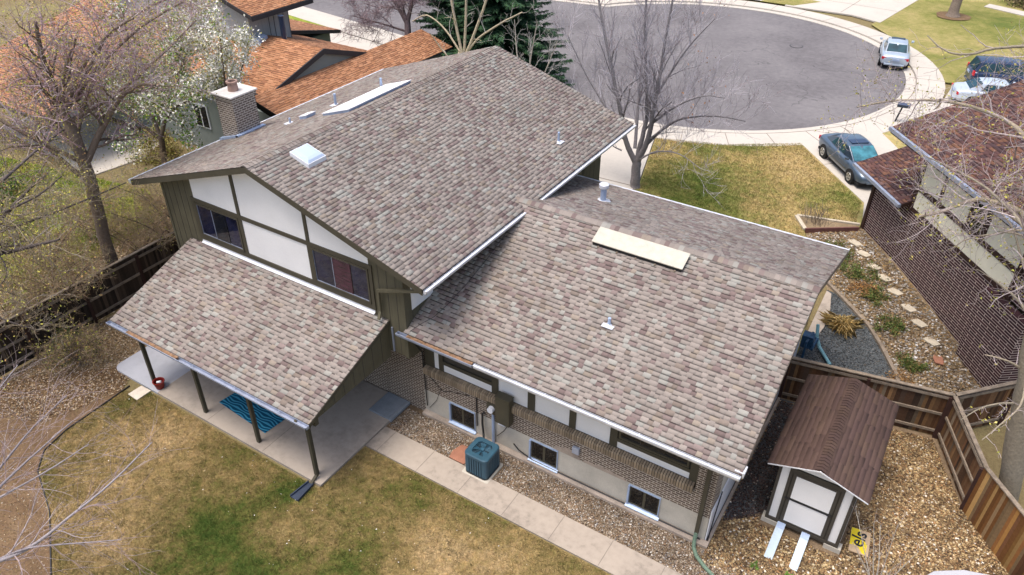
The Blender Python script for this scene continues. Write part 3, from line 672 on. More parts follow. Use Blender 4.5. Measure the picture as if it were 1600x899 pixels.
# half-timbered band above the sill
PZ0, PZ1, PY = 2.05, 3.92, WY+.10
m = hm(); m.box((-11.95, PY+.01, 1.8), (-3.0, PY+.1, 3.95)); H(m, 'band_wall', 'dark_trim')
m = hm()
for a, b, z0, z1 in ((-11.55, -11.36, PZ0, 3.3), (-11.20, -9.42, PZ0, 2.34), (-9.20, -8.18, PZ0, PZ1), (-7.95, -6.82, PZ0, 2.72), (-6.62, -5.56, PZ0, PZ1), (-5.34, -3.25, PZ0, 2.30)):
    m.box((a, PY-.01, z0), (b, PY+.0, z1))
H(m, 'stucco_panel', 'white_panel')
m = hm()
for a, b in ((-11.90, -11.55), (-11.36, -11.2), (-9.42, -9.20), (-8.18, -7.95), (-6.82, -6.62), (-5.56, -5.34), (-3.25, -3.02)): m.box((a, PY-.05, PZ0), (b, PY+.005, PZ1))
for a, b, z in ((-11.2, -9.42, 2.34), (-7.95, -6.82, 2.72), (-5.34, -3.25, 2.30)): m.box((a, PY-.045, z), (b, PY+.004, z+.12))
m.box((-11.9, PY-.052, 3.80), (-3.02, PY+.003, 3.94)); H(m, 'timber_frame', 'olive_trim')
def high_window(u0, u1, z0, z1, frame):
    w_ = hm(); t = .05
    w_.box((u0, PY-.06, z0), (u1, PY, z0+t)); w_.box((u0, PY-.06, z1-t), (u1, PY, z1)); w_.box((u0, PY-.058, z0+t), (u0+t, PY, z1-t)); w_.box((u1-t, PY-.058, z0+t), (u1, PY, z1-t)); w_.box(((u0+u1)/2-.02, PY-.05, z0+t), ((u0+u1)/2+.02, PY, z1-t))
    win = H(w_, 'window', frame)
    for a, b in ((u0+t, (u0+u1)/2-.02), ((u0+u1)/2+.02, u1-t)):
        p = hm(); p.box((a, PY-.03, z0+t), (b, PY-.02, z1-t)); H(p, 'pane', 'pane_dark', win)
high_window(-11.15, -9.47, 2.74, 3.5, 'white_panel')
slider('window', -5.30, -3.30, 2.46, 3.45, PY, 'pane_dark', splits=(.30, .68), side_mat='pane_dark', track='dark_trim')
def basement(u0, u1):
    z0, z1 = .24, .95; fr = hm(); y = WY-.012; t = .05
    fr.box((u0-.05, y-.02, z0-.05), (u1+.02, y+.05, z0)); fr.box((u0-.055, y-.06, z0), (u0, y+.05, z1)); fr.box((u1, y-.018, z0), (u1+.02, y+.05, z1)); fr.box((u0-.05, y-.03, z1), (u1+.02, y+.05, z1+.02))
    win = H(fr, 'basement_window', 'pipe_grey'); m_ = hm(); c = (u0+u1)/2
    for a, b in ((u0, c), (c, u1)):
        m_.box((a, y-.004, z0), (b, y+.03, z0+t)); m_.box((a, y-.004, z1-t), (b, y+.03, z1)); m_.box((a, y-.003, z0+t), (a+.035, y+.03, z1-t)); m_.box((b-.035, y-.003, z0+t), (b, y+.03, z1-t))
    H(m_, 'sash', 'meter_box', win)
    for a, b in ((u0+.035, c-.035), (c+.035, u1-.035)):
        p = hm(); p.box((a, y+.006, z0+t), (b, y+.012, z1-t)); H(p, 'pane', 'pane_basement', win)
    s_ = hm(); s_.prism([(u0-.07, y-.10, z0-.09), (u0-.07, y-.10, z0-.07), (u0-.07, y-.018, z0-.03), (u0-.07, y-.018, z0-.09)], (u1-u0+.14, 0, 0)); H(s_, 'sill', 'pipe_grey', win)
for a, b in ((-10.92, -10.03), (-7.98, -7.10), (-4.76, -3.88)): basement(a, b)
# end wall towards the shed
def zl(v): return (3.85+(v-13.2)*(6.06-3.85)/5.2 if v < 18.4 else 6.06-(v-18.4)*(6.06-4.6)/5.04)-.14
m = hm(); m.prism([(-2.5, 14.6, 1.03), (-2.5, 23.0, 1.03), (-2.5, 23.0, zl(23.0)), (-2.5, 18.4, zl(18.4)), (-2.5, 14.6, zl(14.6))], (-.2, 0, 0)); m.box((-12, 22.8, .9), (-2.7, 23.0, 4.55)); H(m, 'end_wall', 'stucco_tan')
m = hm(); m.box((-2.7, WY+.2, .0), (-2.5, 23.0, 1.03)); m.box((-2.49, 13.97, .12), (-2.46, 20.8, 1.3)); H(m, 'end_wall_base', 'white_metal')
m = hm(); m.box((-2.455, 13.97, .10), (-2.44, 20.8, .16)); m.tube([(-2.44, 14.6, 1.5), (-2.42, 14.2, 1.0), (-2.42, 14.0, .1)], .018, 6); H(m, 'conduit', 'edging_black')
# lower roof
LE, LR_, LF = (13.2, 3.85), (18.4, 6.06), (23.44, 4.60); LU0, LU1 = -11.9, -1.9
m = hm(); roof_slab(m, (LU0, LE[0], LE[1]), (LU1, LE[0], LE[1]), (LU1, LR_[0], LR_[1]), (LU0, LR_[0], LR_[1])); roof_slab(m, (LU0, LR_[0], LR_[1]-.001), (LU1, LR_[0], LR_[1]-.001), (LU1, LF[0], LF[1]), (LU0, LF[0], LF[1]))
lower = H(m, 'roof', 'dark_trim')
shingles('shingle_slope', (LU0-.02, LE[0]-.03, LE[1]-.008), (1, 0, 0), (0, LR_[0]-LE[0], LR_[1]-LE[1]), LU1-LU0+.05, math.hypot(LR_[0]-LE[0], LR_[1]-LE[1])+.03, 'shingle_taupe', TAUPE, lower, HO)
shingles('shingle_slope', (LU0-.02, LF[0]+.03, LF[1]-.006), (1, 0, 0), (0, LR_[0]-LF[0], LR_[1]-LF[1]), LU1-LU0+.05, math.hypot(LR_[0]-LF[0], LR_[1]-LF[1])+.03, 'shingle_taupe', TAUPE, lower, HO)
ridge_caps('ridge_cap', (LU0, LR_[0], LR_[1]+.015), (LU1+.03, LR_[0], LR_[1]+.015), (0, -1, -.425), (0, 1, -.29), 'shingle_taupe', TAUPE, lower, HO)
for (va, za), (vb, zb) in ((LE, LR_), (LR_, LF)):
    m = hm(); m.prism([(LU1, va, za-.015), (LU1, vb, zb-.015), (LU1, vb, zb-.18), (LU1, va, za-.18)], (.035, 0, 0)); H(m, 'rake_board', 'timber_edge', lower)
gutter('gutter', (-9.4, LE[0]-.03, LE[1]-.035), (LU1+.03, LE[0]-.03, LE[1]-.035), (0, -1, 0), 'gutter_white', .13, .11, lower)
gutter('gutter', (-12.12, LE[0]-.03, LE[1]-.035), (-9.41, LE[0]-.03, LE[1]-.035), (0, -1, 0), 'gutter_grey', .15, .11, lower, lip=.02)
gutter('gutter', (LU0, LF[0]+.03, LF[1]-.035), (LU1+.03, LF[0]+.03, LF[1]-.035), (0, 1, 0), 'gutter_white', .13, .11, lower)
m = hm(); m.box((LU0, LE[0]+.02, LE[1]-.18), (LU1, LE[0]+.05, LE[1]-.02)); H(m, 'fascia', 'olive_trim', lower)
m = hm(); m.box((-11.75, LE[0]-.158, LE[1]-.10), (-9.45, LE[0]-.045, LE[1]-.018)); H(m, 'gutter_debris', 'rust_brown', lower)
m = hm(); m.box((-2.05, LE[0]-.0, LE[1]-.12), (-1.82, LE[0]+.28, LE[1]+.03)); H(m, 'rake_flashing', 'gutter_white', lower)
# dark cable lying on the lower roof
m = hm(); sl = (6.06-3.85)/5.2
pp = [(-11.7, 14.9), (-11.55, 14.2), (-11.35, 13.75), (-11.4, 13.3)] ; 
pp = [(-10.9, 17.2), (-10.95, 16.2), (-11.05, 15.2), (-11.2, 14.4), (-11.35, 13.9), (-11.6, 13.55), (-11.75, 13.25)]
m.tube([(u, v, 3.85+(v-13.2)*sl+.022) for u, v in pp], .008, 5); m.tube([(-11.75, 13.05, 3.8), (-11.9, 13.5, 3.3), (-11.9, 13.9, 2.6), (-11.88, 13.9, 1.6), (-11.86, 13.9, .4)], .02, 5)
m.tube([(-11.8, 13.93, 1.75), (-11.2, 13.93, 1.30), (-10.9, 13.92, 1.45), (-10.2, 13.92, 1.62)], .009, 5)
m.tube([(-11.3, 13.93, 1.32), (-11.5, 13.94, .75), (-11.8, 13.94, .3)], .008, 5); H(m, 'cable', 'black_line')
# patio roof
PE, PT = (9.75, 2.70), (13.28, 3.98); PU0, PU1 = -21.25, -12.55
m = hm(); roof_slab(m, (PU0, PE[0], PE[1]), (PU1, PE[0], PE[1]), (PU1, PT[0], PT[1]), (PU0, PT[0], PT[1]), .10)
proof = H(m, 'patio_roof', 'dark_trim')
shingles('shingle_slope', (PU0-.02, PE[0]-.03, PE[1]-.008), (1, 0, 0), (0, PT[0]-PE[0], PT[1]-PE[1]), PU1-PU0+.04, math.hypot(PT[0]-PE[0], PT[1]-PE[1])+.02, 'shingle_taupe', TAUPE, proof, HO)
gutter('gutter', (PU0-.03, PE[0]-.03, PE[1]-.03), (PU1+.03, PE[0]-.03, PE[1]-.03), (0, -1, 0), 'gutter_grey', .15, .10, proof, lip=.02)
m = hm(); m.box((-20.3, PE[0]-.158, PE[1]-.08), (-17.9, PE[0]-.045, PE[1]-.015)); H(m, 'gutter_debris', 'rust_brown', proof)
m = hm(); m.box((PU0, PE[0]+.0, PE[1]-.20), (PU1, PE[0]+.035, PE[1]-.09)); m.prism([(PU1, PE[0], PE[1]-.01), (PU1, PT[0], PT[1]-.01), (PU1, PT[0], PT[1]-.13), (PU1, PE[0], PE[1]-.13)], (.03, 0, 0)); m.prism([(PU0, PE[0], PE[1]-.01), (PU0, PT[0], PT[1]-.01), (PU0, PT[0], PT[1]-.13), (PU0, PE[0], PE[1]-.13)], (-.03, 0, 0)); H(m, 'fascia', 'olive_trim', proof)
m = hm(); m.box((PU0+.05, 9.98, 2.36), (PU1-.05, 10.12, 2.60)); H(m, 'beam', 'olive_trim', proof)
m = hm(); m.prism([(PU1-.15, 10.0, 2.55), (PU1-.15, VW, 2.55), (PU1-.15, VW, PT[1]-.12), (PU1-.15, 10.0, 2.68)], (.08, 0, 0)); gi = H(m, 'gable_infill', 'olive_siding', proof)
m = hm()
for v in np.arange(10.4, 13.2, .42): m.box((PU1-.07, v-.01, 2.56), (PU1-.064, v+.01, PE[1]+(v-PE[0])*.3626-.13))
H(m, 'board_groove', 'dark_trim', gi)
for u in (-20.50, -17.93, -15.48, -13.05):
    m = hm(); m.box((u-.055, 10.0, .08), (u+.055, 10.11, 2.37)); H(m, 'post', 'olive_trim')
m = hm(); m.box((-20.66, VW-.02, 4.055), (-13.05, VW+.004, 4.135)); m.prism([(-20.66, VW-.02, 4.055), (-20.66, VW-.09, 4.01), (-20.66, VW-.09, 4.005), (-20.66, VW-.02, 4.04)], (7.61, 0, 0)); H(m, 'wall_flashing', 'white_metal')
# downspouts
m = hm(); m.bar((-13.02, 9.68, 2.62), (-13.02, 9.90, 2.35), .08, .06); m.bar((-12.93, 9.95, 2.4), (-12.93, 9.95, .2), .09, .07, up=(0, 1, 0)); m.bar((-12.93, 9.97, .25), (-12.95, 9.72, .08), .085, .06); H(m, 'downspout', 'olive_trim')
m = hm(); m.bar((EUR+.02, 13.02, EZR-.14), (-12.72, 13.18, 5.02), .09, .08); m.bar((-12.74, 13.18, 5.05), (-12.76, 13.2, 4.25), .08, .08, up=(0, 1, 0)); m.bar((-12.76, 13.2, 4.27), (-12.70, 13.02, 4.08), .08, .07); H(m, 'downspout', 'olive_siding')
m = hm(); m.bar((-12.44, VW-.03, 3.75), (-12.44, VW-.03, 2.85), .05, .04, up=(0, 1, 0)); H(m, 'downspout', 'gutter_grey')
m = hm(); m.bar((-2.72, 13.1, 3.72), (-2.72, 13.80, 3.35), .09, .08); m.bar((-2.72, 13.84, 3.4), (-2.72, 13.84, .42), .11, .08, up=(0, 1, 0)); H(m, 'downspout', 'olive_trim')
m = hm(); pts = [(-2.72, 13.83, .45), (-2.72, 13.78, .2), (-2.66, 13.6, .1), (-2.5, 13.4, .08), (-2.2, 13.2, .08), (-1.8, 13.0, .08), (-1.3, 12.8, .08)]
fine = []
for i in range(len(pts)-1):
    for k in range(8): t = k/8; fine.append(tuple(pts[i][j]*(1-t)+pts[i+1][j]*t for j in range(3)))
m.tube(fine, [.058 if i % 2 else .046 for i in range(len(fine))], 10); H(m, 'drain_hose', 'green_hose')
# services on the wall
m = hm(); m.box((-9.10, WY-.26, 1.30), (-8.62, WY-.0, 2.32)); m.box((-9.12, WY-.28, 2.32), (-8.60, WY+.0, 2.35)); pn = H(m, 'electric_panel', 'meter_box', bevel=.01)
m = hm(); m.box((-9.07, WY-.268, 1.34), (-8.65, WY-.261, 2.26)); H(m, 'door', 'meter_box', pn)
m = hm(); m.box((-9.50, WY-.12, 1.38), (-9.13, WY-.0, 1.85)); mb_ = H(m, 'meter_socket', 'meter_box', bevel=.01)
m = hm(); m.tube([(-9.31, WY-.12, 1.62), (-9.31, WY-.24, 1.62)], [.11, .10], 18); H(m, 'meter', 'white_metal', mb_, smooth=False)
m = hm(); m.tube([(-9.31, WY-.06, 1.40), (-9.31, WY-.06, .12)], .045, 10); H(m, 'conduit', 'pipe_grey')
m = hm(); m.box((-9.12, WY-.09, 1.05), (-8.88, WY-.0, 1.28)); H(m, 'junction_box', 'white_metal', bevel=.008)
m = hm(); m.tube([(-8.75, WY-.02, 1.2), (-8.95, WY-.03, .8), (-9.2, WY-.03, .45)], .012, 5); m.tube([(-9.93, WY-.03, 1.72), (-9.93, WY-.03, .5)], .02, 6); H(m, 'cable', 'black_line')
m = hm(); m.tube([(-9.62, WY-.05, 1.25), (-9.68, WY-.09, 1.2), (-9.68, WY-.10, .8), (-9.62, WY-.14, .45), (-9.5, WY-.3, .3)], .035, 8); H(m, 'refrigerant_line', 'black_line')
m = hm(); m.box((-6.6, WY-.1, 1.27), (-6.38, WY-.0, 1.50)); H(m, 'vent_hood', 'galvanised', bevel=.01)
# chimney
CHO = HO; m = hm(); m.box((-23.20, 16.85, 0), (-22.33, 17.9, 7.45)); ch = H(m, 'chimney', 'brick_chimney')
m = hm(); m.box((-23.25, 16.80, 7.45), (-22.28, 17.95, 7.56)); H(m, 'corbel', 'brick_chimney', ch)
m = hm(); m.prism([(-23.30, 16.75, 7.56), (-22.23, 16.75, 7.56), (-22.23, 18.0, 7.56), (-23.30, 18.0, 7.56)], (0, 0, .07)); H(m, 'cap', 'chimney_cap', ch, bevel=.02)
m = hm(); n_ = 20; 
for r0, r1, z0, z1 in ((.19, .17, 7.63, 7.90), (.17, .21, 7.90, 7.92), (.21, .21, 7.92, 7.98), (.21, .14, 7.98, 7.985), (.14, .13, 7.985, 7.70)):
    m.tube([(-22.76, 17.35, z0), (-22.76, 17.35, z1)], [r0, r1], n_, cap=False)
H(m, 'flue_pot', 'terracotta', ch, smooth=False)
m = hm(); m.box((-22.34, 16.70, 5.98), (-22.18, 18.02, 6.22)); m.prism([(-23.28, 16.70, 5.72), (-22.20, 16.70, 6.08), (-22.20, 16.70, 6.24), (-23.28, 16.70, 5.90)], (0, .14, 0)); H(m, 'flashing', 'pipe_grey', ch)
# roof fittings
def on(u, side='R'): 
    return RZ-(u-RU)*(RZ-EZR)/(EUR-RU) if side == 'R' else RZ-(RU-u)*(RZ-EZL)/(RU-EUL)
srR = (RZ-EZR)/(EUR-RU); srL = (RZ-EZL)/(RU-EUL)
def slopebox(u0, u1, v0, v1, h0, h1, side):
    m = hm(); P_ = [(u0, v0), (u1, v0), (u1, v1), (u0, v1)]
    m.add([(u, v, on(u, side)+h0) for u, v in P_]+[(u, v, on(u, side)+h1) for u, v in P_], [(0, 3, 2, 1), (4, 5, 6, 7), (0, 1, 5, 4), (1, 2, 6, 5), (2, 3, 7, 6), (3, 0, 4, 7)]); return m
dm = H(slopebox(-16.75, -16.02, 14.28, 15.02, 0, .15, 'R'), 'dome_skylight', 'white_metal')
m = hm(); q0 = [(-16.73, 14.30, .155), (-16.04, 14.30, .155), (-16.04, 15.00, .155), (-16.73, 15.00, .155)]; q1 = [(-16.68, 14.35, .205), (-16.09, 14.35, .205), (-16.09, 14.95, .205), (-16.68, 14.95, .205)]; q2 = [(-16.58, 14.45, .225), (-16.19, 14.45, .225), (-16.19, 14.85, .225), (-16.58, 14.85, .225)]
m.add([(u, v, on(u)+h) for u, v, h in q0+q1+q2], [(i+4*k, (i+1) % 4+4*k, (i+1) % 4+4*k+4, i+4*k+4) for k in (0, 1) for i in range(4)]+[(8, 9, 10, 11)]); H(m, 'dome', 'skylight_dome', dm, bevel=.02)
ls = H(slopebox(-19.05, -17.78, 18.0, 21.35, -.02, .10, 'L'), 'skylight', 'pipe_grey'); 
H(slopebox(-19.08, -17.75, 17.97, 21.38, .105, .13, 'L'), 'lid', 'skylight_bright', ls)
def vent(u, v, z, h, r, name='vent_pipe', capr=0):
    m = hm(); m.tube([(u, v, z-.05), (u, v, z+h)], r, 12); p = H(m, name, 'pipe_grey')
    m = hm(); m.tube([(u, v, z-.01), (u, v, z+.05)], [r*2.6, r*1.2], 12); m.prism([(u-.17, v-.17, z+.012), (u+.17, v-.17, z+.012), (u+.17, v+.17, z+.012), (u-.17, v+.17, z+.012)], (0, 0, .004)); H(m, 'flashing', 'gutter_white', p)
    if capr: m = hm(); m.tube([(u, v, z+h-.12), (u, v, z+h-.06), (u, v, z+h-.04), (u, v, z+h+.05), (u, v, z+h+.09)], [r*1.05, capr, capr, capr, capr*.5], 14); H(m, 'cap', 'gutter_white', p)
vent(-20.0, 19.6, on(-20.0, 'L'), .45, .05); vent(-19.2, 21.3, on(-19.2, 'L'), .42, .05); vent(-20.45, 17.7, on(-20.45, 'L'), .22, .035); vent(-12.05, 22.4, on(-12.05), .38, .04)
vent(-9.5, 21.0, 6.06-(21.0-18.4)*.29, .58, .10, 'flue_pipe', .17); vent(-6.53, 15.5, 3.85+(15.5-13.2)*sl, .24, .045)
bx_ = H(slopebox(-20.32, -19.95, 18.05, 18.5, 0, .12, 'L'), 'box_vent', 'pipe_grey'); H(slopebox(-20.34, -19.93, 18.03, 18.52, .122, .15, 'L'), 'hood', 'skylight_bright', bx_)
def lz(v): return 3.85+(v-13.2)*sl
m = hm(); P_ = [(-8.20, 17.64), (-5.42, 17.64), (-5.42, 18.12), (-8.20, 18.12)]
m.add([(u, v, lz(v)-.0) for u, v in P_]+[(u, v, lz(v)+.13) for u, v in P_], [(0, 3, 2, 1), (4, 5, 6, 7), (0, 1, 5, 4), (1, 2, 6, 5), (2, 3, 7, 6), (3, 0, 4, 7)]); ls2 = H(m, 'skylight', 'edging_black')
m = hm(); P_ = [(-8.23, 17.61), (-5.39, 17.61), (-5.39, 18.15), (-8.23, 18.15)]
m.add([(u, v, lz(v)+.132) for u, v in P_]+[(u, v, lz(v)+.165) for u, v in P_], [(0, 3, 2, 1), (4, 5, 6, 7), (0, 1, 5, 4), (1, 2, 6, 5), (2, 3, 7, 6), (3, 0, 4, 7)]); H(m, 'lid', 'skylight_white', ls2, bevel=.01)
for u in np.arange(-8.0, -5.4, .6): m = hm(); m.box((u-.02, 17.58, lz(17.5)+.01), (u+.02, 17.635, lz(17.5)+.10)); H(m, 'bracket', 'timber_edge', ls2)
# utility meter on the end wall
m = hm(); m.box((-2.5, 23.2, .55), (-2.12, 23.55, 1.05)); m.tube([(-2.3, 23.1, .2), (-2.3, 23.1, .9), (-2.2, 23.5, 1.1)], .045, 8); m.tube([(-2.1, 23.3, .5), (-2.05, 23.9, .6), (-2.35, 24.1, .5)], .05, 8); m.tube([(-2.3, 23.4, .8), (-2.1, 23.4, .8)], .16, 12); H(m, 'gas_meter', 'blue_meter')
# ------------------------------------------------------------------ things in the back yard
def splash():
    t = thing('splash_block', 'dark blue plastic splash block on the lawn below the patio corner post', 'splash block', (-12.98, 9.4, .03))
    m = MB((-12.98, 9.4, .03)); a = (-13.06, 9.72), (-12.90, 9.72), (-12.84, 9.05), (-13.12, 9.05)
    m.prism([(*p, .03) for p in a], (0, 0, .03)); m.build('tray', 'splash_blue', t)
    m = MB((-12.98, 9.4, .03)); m.bar((-13.07, 9.73, .08), (-13.13, 9.05, .08), .03, .08); m.bar((-12.89, 9.73, .08), (-12.83, 9.05, .08), .03, .08); m.build('rim', 'splash_blue', t)
splash()
O = (-16.72, 11.0, .10)
m = MB(O); A_ = [(-17.93, 10.58), (-15.60, 10.40), (-15.50, 11.42), (-17.80, 11.62)]
m.prism([(*p, .105) for p in A_], (0, 0, .012)); tag(m.build('rug', 'rug_blue'), 'blue rug with dark wavy stripes lying on the patio under the roof', 'rug')
O = (-20.18, 10.02, .10); t = thing('bucket', 'small dark red bucket with a white object inside, beside the leftmost patio post', 'bucket', O)
m = MB(O); cx, cy = O[0], O[1]
for r0, r1, z0, z1 in ((.13, .18, .101, .36), (.18, .20, .36, .365), (.20, .20, .365, .385), (.20, .165, .385, .384), (.165, .12, .384, .14)): m.tube([(cx, cy, z0), (cx, cy, z1)], [r0, r1], 20, cap=False)
m.tube([(cx, cy, .13), (cx, cy, .14)], .13, 20); m.build('pail', 'red_plastic', t)
m = MB(O); m.tube([(cx-.05, cy-.03, .32), (cx+.08, cy+.05, .36)], .045, 8); m.build('cloth', 'white_panel', t)
O = (-13.12, 13.42, .1); m = MB(O); m.box((-13.52, 12.93, .103), (-12.72, 13.92, .17)); m.box((-12.715, 12.93, .05), (-12.60, 13.92, .165)); tag(m.build('doormat_step', 'mat_grey', bevel=.01), 'flat grey step board at the brick wall, where patio meets gravel', 'step')
O = (-20.58, 9.5, 0); m = MB(O); m.prism([(-20.86, 9.25, .02), (-20.36, 9.23, .02), (-20.36, 9.77, .02), (-20.84, 9.75, .02)], (0, 0, .045)); tag(m.build('paving_stone', 'paver_pale', bevel=.01), 'pale square paving stone beside the white patio slab', 'paving stone')
# air conditioner
O = (-9.06, 12.92, .06); t = thing('air_conditioner', 'teal blue outdoor air conditioning unit with round fan grille, on the gravel by the walkway', 'air conditioner', O)
def rr(cx, cy, a, rad, n=6):
    out = []
    for sx, sy, s0 in ((1, 1, 0), (-1, 1, 90), (-1, -1, 180), (1, -1, 270)):
        for k in range(n+1): th = R(s0+90*k/n); out.append((cx+sx*(a-rad)+rad*math.cos(th), cy+sy*(a-rad)+rad*math.sin(th)))
    return out
cx, cy = O[0], O[1]; m = MB(O); m.prism([(x, y, .0) for x, y in rr(cx, cy, .46, .05)], (0, 0, .06)); m.build('pad', 'stucco_tan', t)
m = MB(O); m.prism([(x, y, .10) for x, y in rr(cx, cy, .36, .12)], (0, 0, .70)); m.build('core', 'ac_dark', t)
m = MB(O)
P_ = rr(cx, cy, .385, .13, 6)
for sx, sy in ((0, -1), (0, 1), (1, 0), (-1, 0)):
    for k in range(-3, 4):
        c = k*.085; 
        if sx: m.box((cx+sx*.370, cy+c-.029, .13), (cx+sx*.388, cy+c+.029, .76))
        else: m.box((cx+c-.029, cy+sy*.370, .13), (cx+c+.029, cy+sy*.388, .76))
for sx, sy in ((1, 1), (-1, 1), (-1, -1), (1, -1)): m.tube([(cx+sx*.305, cy+sy*.305, .13), (cx+sx*.305, cy+sy*.305, .76)], .085, 12)
m.build('louvre_panel', 'ac_blue', t)
m = MB(O); m.prism([(x, y, .06) for x, y in rr(cx, cy, .40, .13)], (0, 0, .07)); m.build('base', 'ac_dark', t)
m = MB(O); outer_ = rr(cx, cy, .405, .14, 6); n = len(outer_)
inn = [(cx+.30*math.cos(math.atan2(y-cy, x-cx)), cy+.30*math.sin(math.atan2(y-cy, x-cx))) for x, y in outer_]
m.add([(x, y, .76) for x, y in outer_]+[(x, y, .85) for x, y in outer_]+[(cx+(x-cx)*.93, cy+(y-cy)*.93, .875) for x, y in outer_]+[(x, y, .87) for x, y in inn]+[(x, y, .80) for x, y in inn],
      [(i+n*k, (i+1) % n+n*k, (i+1) % n+n*k+n, i+n*k+n) for k in range(4) for i in range(n)]); m.build('lid', 'ac_blue', t)
m = MB(O)
for r_ in (.07, .12, .17, .22, .27):
    m.tube([(cx+r_*math.cos(R(a)), cy+r_*math.sin(R(a)), .868) for a in range(0, 361, 15)], .004, 5, cap=False)
for a in range(0, 360, 30): m.tube([(cx+.05*math.cos(R(a)), cy+.05*math.sin(R(a)), .87), (cx+.31*math.cos(R(a)), cy+.31*math.sin(R(a)), .868)], .005, 5)
m.build('grille', 'ac_blue', t)
m = MB(O)
for k in range(5):
    a = R(72*k+20); b = R(72*k+62); m.quad((cx+.05*math.cos(a), cy+.05*math.sin(a), .80), (cx+.28*math.cos(a), cy+.28*math.sin(a), .80), (cx+.27*math.cos(b), cy+.27*math.sin(b), .835), (cx+.05*math.cos(b), cy+.05*math.sin(b), .83))
m.tube([(cx, cy, .78), (cx, cy, .86)], .07, 14); m.build('fan', 'ac_fan', t)
O = (-9.75, 12.98, .03); m = MB(O); m.prism([(-10.16, 12.72, .03), (-9.62, 12.72, .03), (-9.50, 13.1, .03), (-9.72, 13.38, .03), (-10.12, 13.35, .03), (-10.22, 13.0, .03)], (0, 0, .05)); tag(m.build('flagstone', 'sandstone_red', bevel=.012), 'red sandstone flagstone on the gravel left of the air conditioner', 'flagstone')
# shed
SO = (-.37, 17.5, 0); shed = thing('garden_shed', 'garden shed with brown shingle roof and white double-panel door in dark trim', 'shed', SO)
S0, S1, SV0, SV1 = -1.34, .63, 15.62, 19.3; EZ_, AZ_ = 2.38, 2.80; sa, sb, sm = -1.62, .90, -.36; va, vb = 15.38, 19.5
def sm_(): return MB(SO)
def zs(u): return AZ_-abs(u-sm)*(AZ_-EZ_)/(sb-sm)-.06
m = sm_(); m.prism([(S0, SV0, .18), (S1, SV0, .18), (S1, SV0, zs(S1)), (sm, SV0, zs(sm)), (S0, SV0, zs(S0))], (0, SV1-SV0, 0)); m.build('wall', 'dark_trim', shed)
m = sm_(); y = SV0-.012
for a, b in ((-1.26, -1.06), (.34, .54)): m.prism([(a, y, .28), (b, y, .28), (b, y, zs(b)-.06), (a, y, zs(a)-.06)], (0, .01, 0))
m.prism([(-.88, y-.01, 2.37), (.16, y-.01, 2.37), (sm, y-.01, 2.63)], (0, .01, 0))
m.box((S1+.002, SV0+.12, .3), (S1+.012, SV1-.1, 2.1)); m.box((S0-.012, SV0+.12, .3), (S0-.002, SV1-.1, 2.1)); m.build('stucco_panel', 'white_panel', shed)
m = sm_(); 
for a, b in ((-1.34, -1.26), (-1.06, -.98), (.26, .34), (.54, .63)): m.box((a, y-.03, .18), (b, y+.008, zs(a)-.02))
m.box((-1.06, y-.032, 2.20), (.34, y+.006, 2.34)); m.box((-1.34, y-.035, .16), (.63, y+.006, .27)); m.build('timber_frame', 'dark_trim', shed)
m = sm_(); m.box((-.95, y-.02, .29), (.23, y-.004, 2.18)); dr = m.build('door', 'dark_trim', shed)
m = sm_(); m.box((-.86, y-.032, .36), (.14, y-.021, 1.18)); m.box((-.86, y-.032, 1.27), (.14, y-.021, 2.10)); m.build('door_panel', 'white_panel', dr)
m = sm_(); m.box((-1.0, y-.05, 1.205), (.24, y-.034, 1.245)); m.box((.10, y-.06, 1.20), (.22, y-.036, 1.26)); m.build('door_bar', 'edging_black', dr)
m = sm_(); m.prism([(sa, va, EZ_), (sm, va, AZ_), (sm, vb, AZ_), (sa, vb, EZ_)], (0, 0, -.06)); m.prism([(sb, va, EZ_), (sm, va, AZ_-.001), (sm, vb, AZ_-.001), (sb, vb, EZ_)], (0, 0, -.06)); sroof = m.build('roof', 'brown_trim', shed)
SB = ([(.115, .058, .042), (.098, .050, .040), (.135, .070, .046), (.085, .045, .042)], [3, 3, 2, 1])
SB = ([(.088, .056, .046), (.084, .053, .045), (.092, .059, .046), (.081, .051, .045)], [3, 3, 2, 2])
shingles('shingle_slope', (sb+.02, va-.02, EZ_), (0, 1, 0), (sm-sb, 0, AZ_-EZ_), vb-va+.04, math.hypot(sm-sb, AZ_-EZ_), 'shingle_brown', SB, sroof, SO, exp=.14, tw=(.5, 1.1), hi=.002, dark=1.0, fd=.93)
shingles('shingle_slope', (sa-.02, va-.02, EZ_), (0, 1, 0), (sm-sa, 0, AZ_-EZ_), vb-va+.04, math.hypot(sm-sa, AZ_-EZ_), 'shingle_brown', SB, sroof, SO, exp=.14, tw=(.5, 1.1), hi=.002, dark=1.0, fd=.93)
ridge_caps('ridge_cap', (sm, va, AZ_+.01), (sm, vb, AZ_+.01), (-1, 0, -.33), (1, 0, -.33), 'shingle_brown', SB, sroof, SO, .14, .12)
m = sm_(); m.prism([(sa, va-.03, EZ_+.005), (sm, va-.03, AZ_+.005), (sm, va-.03, AZ_-.03), (sa, va-.03, EZ_-.03)], (0, .02, 0)); m.prism([(sb, va-.03, EZ_+.005), (sm, va-.03, AZ_+.005), (sm, va-.03, AZ_-.03), (sb, va-.03, EZ_-.03)], (0, .02, 0)); m.build('drip_edge', 'white_metal', sroof)
for a, b in ((-1.42, -.95), (.28, .72)):
    for y0_, y1_ in ((15.55, 15.8), (18.9, 19.2)): m = sm_(); m.box((a, y0_, 0), (b, y1_, .17)); m.build('foundation_block', 'stucco_tan', shed)
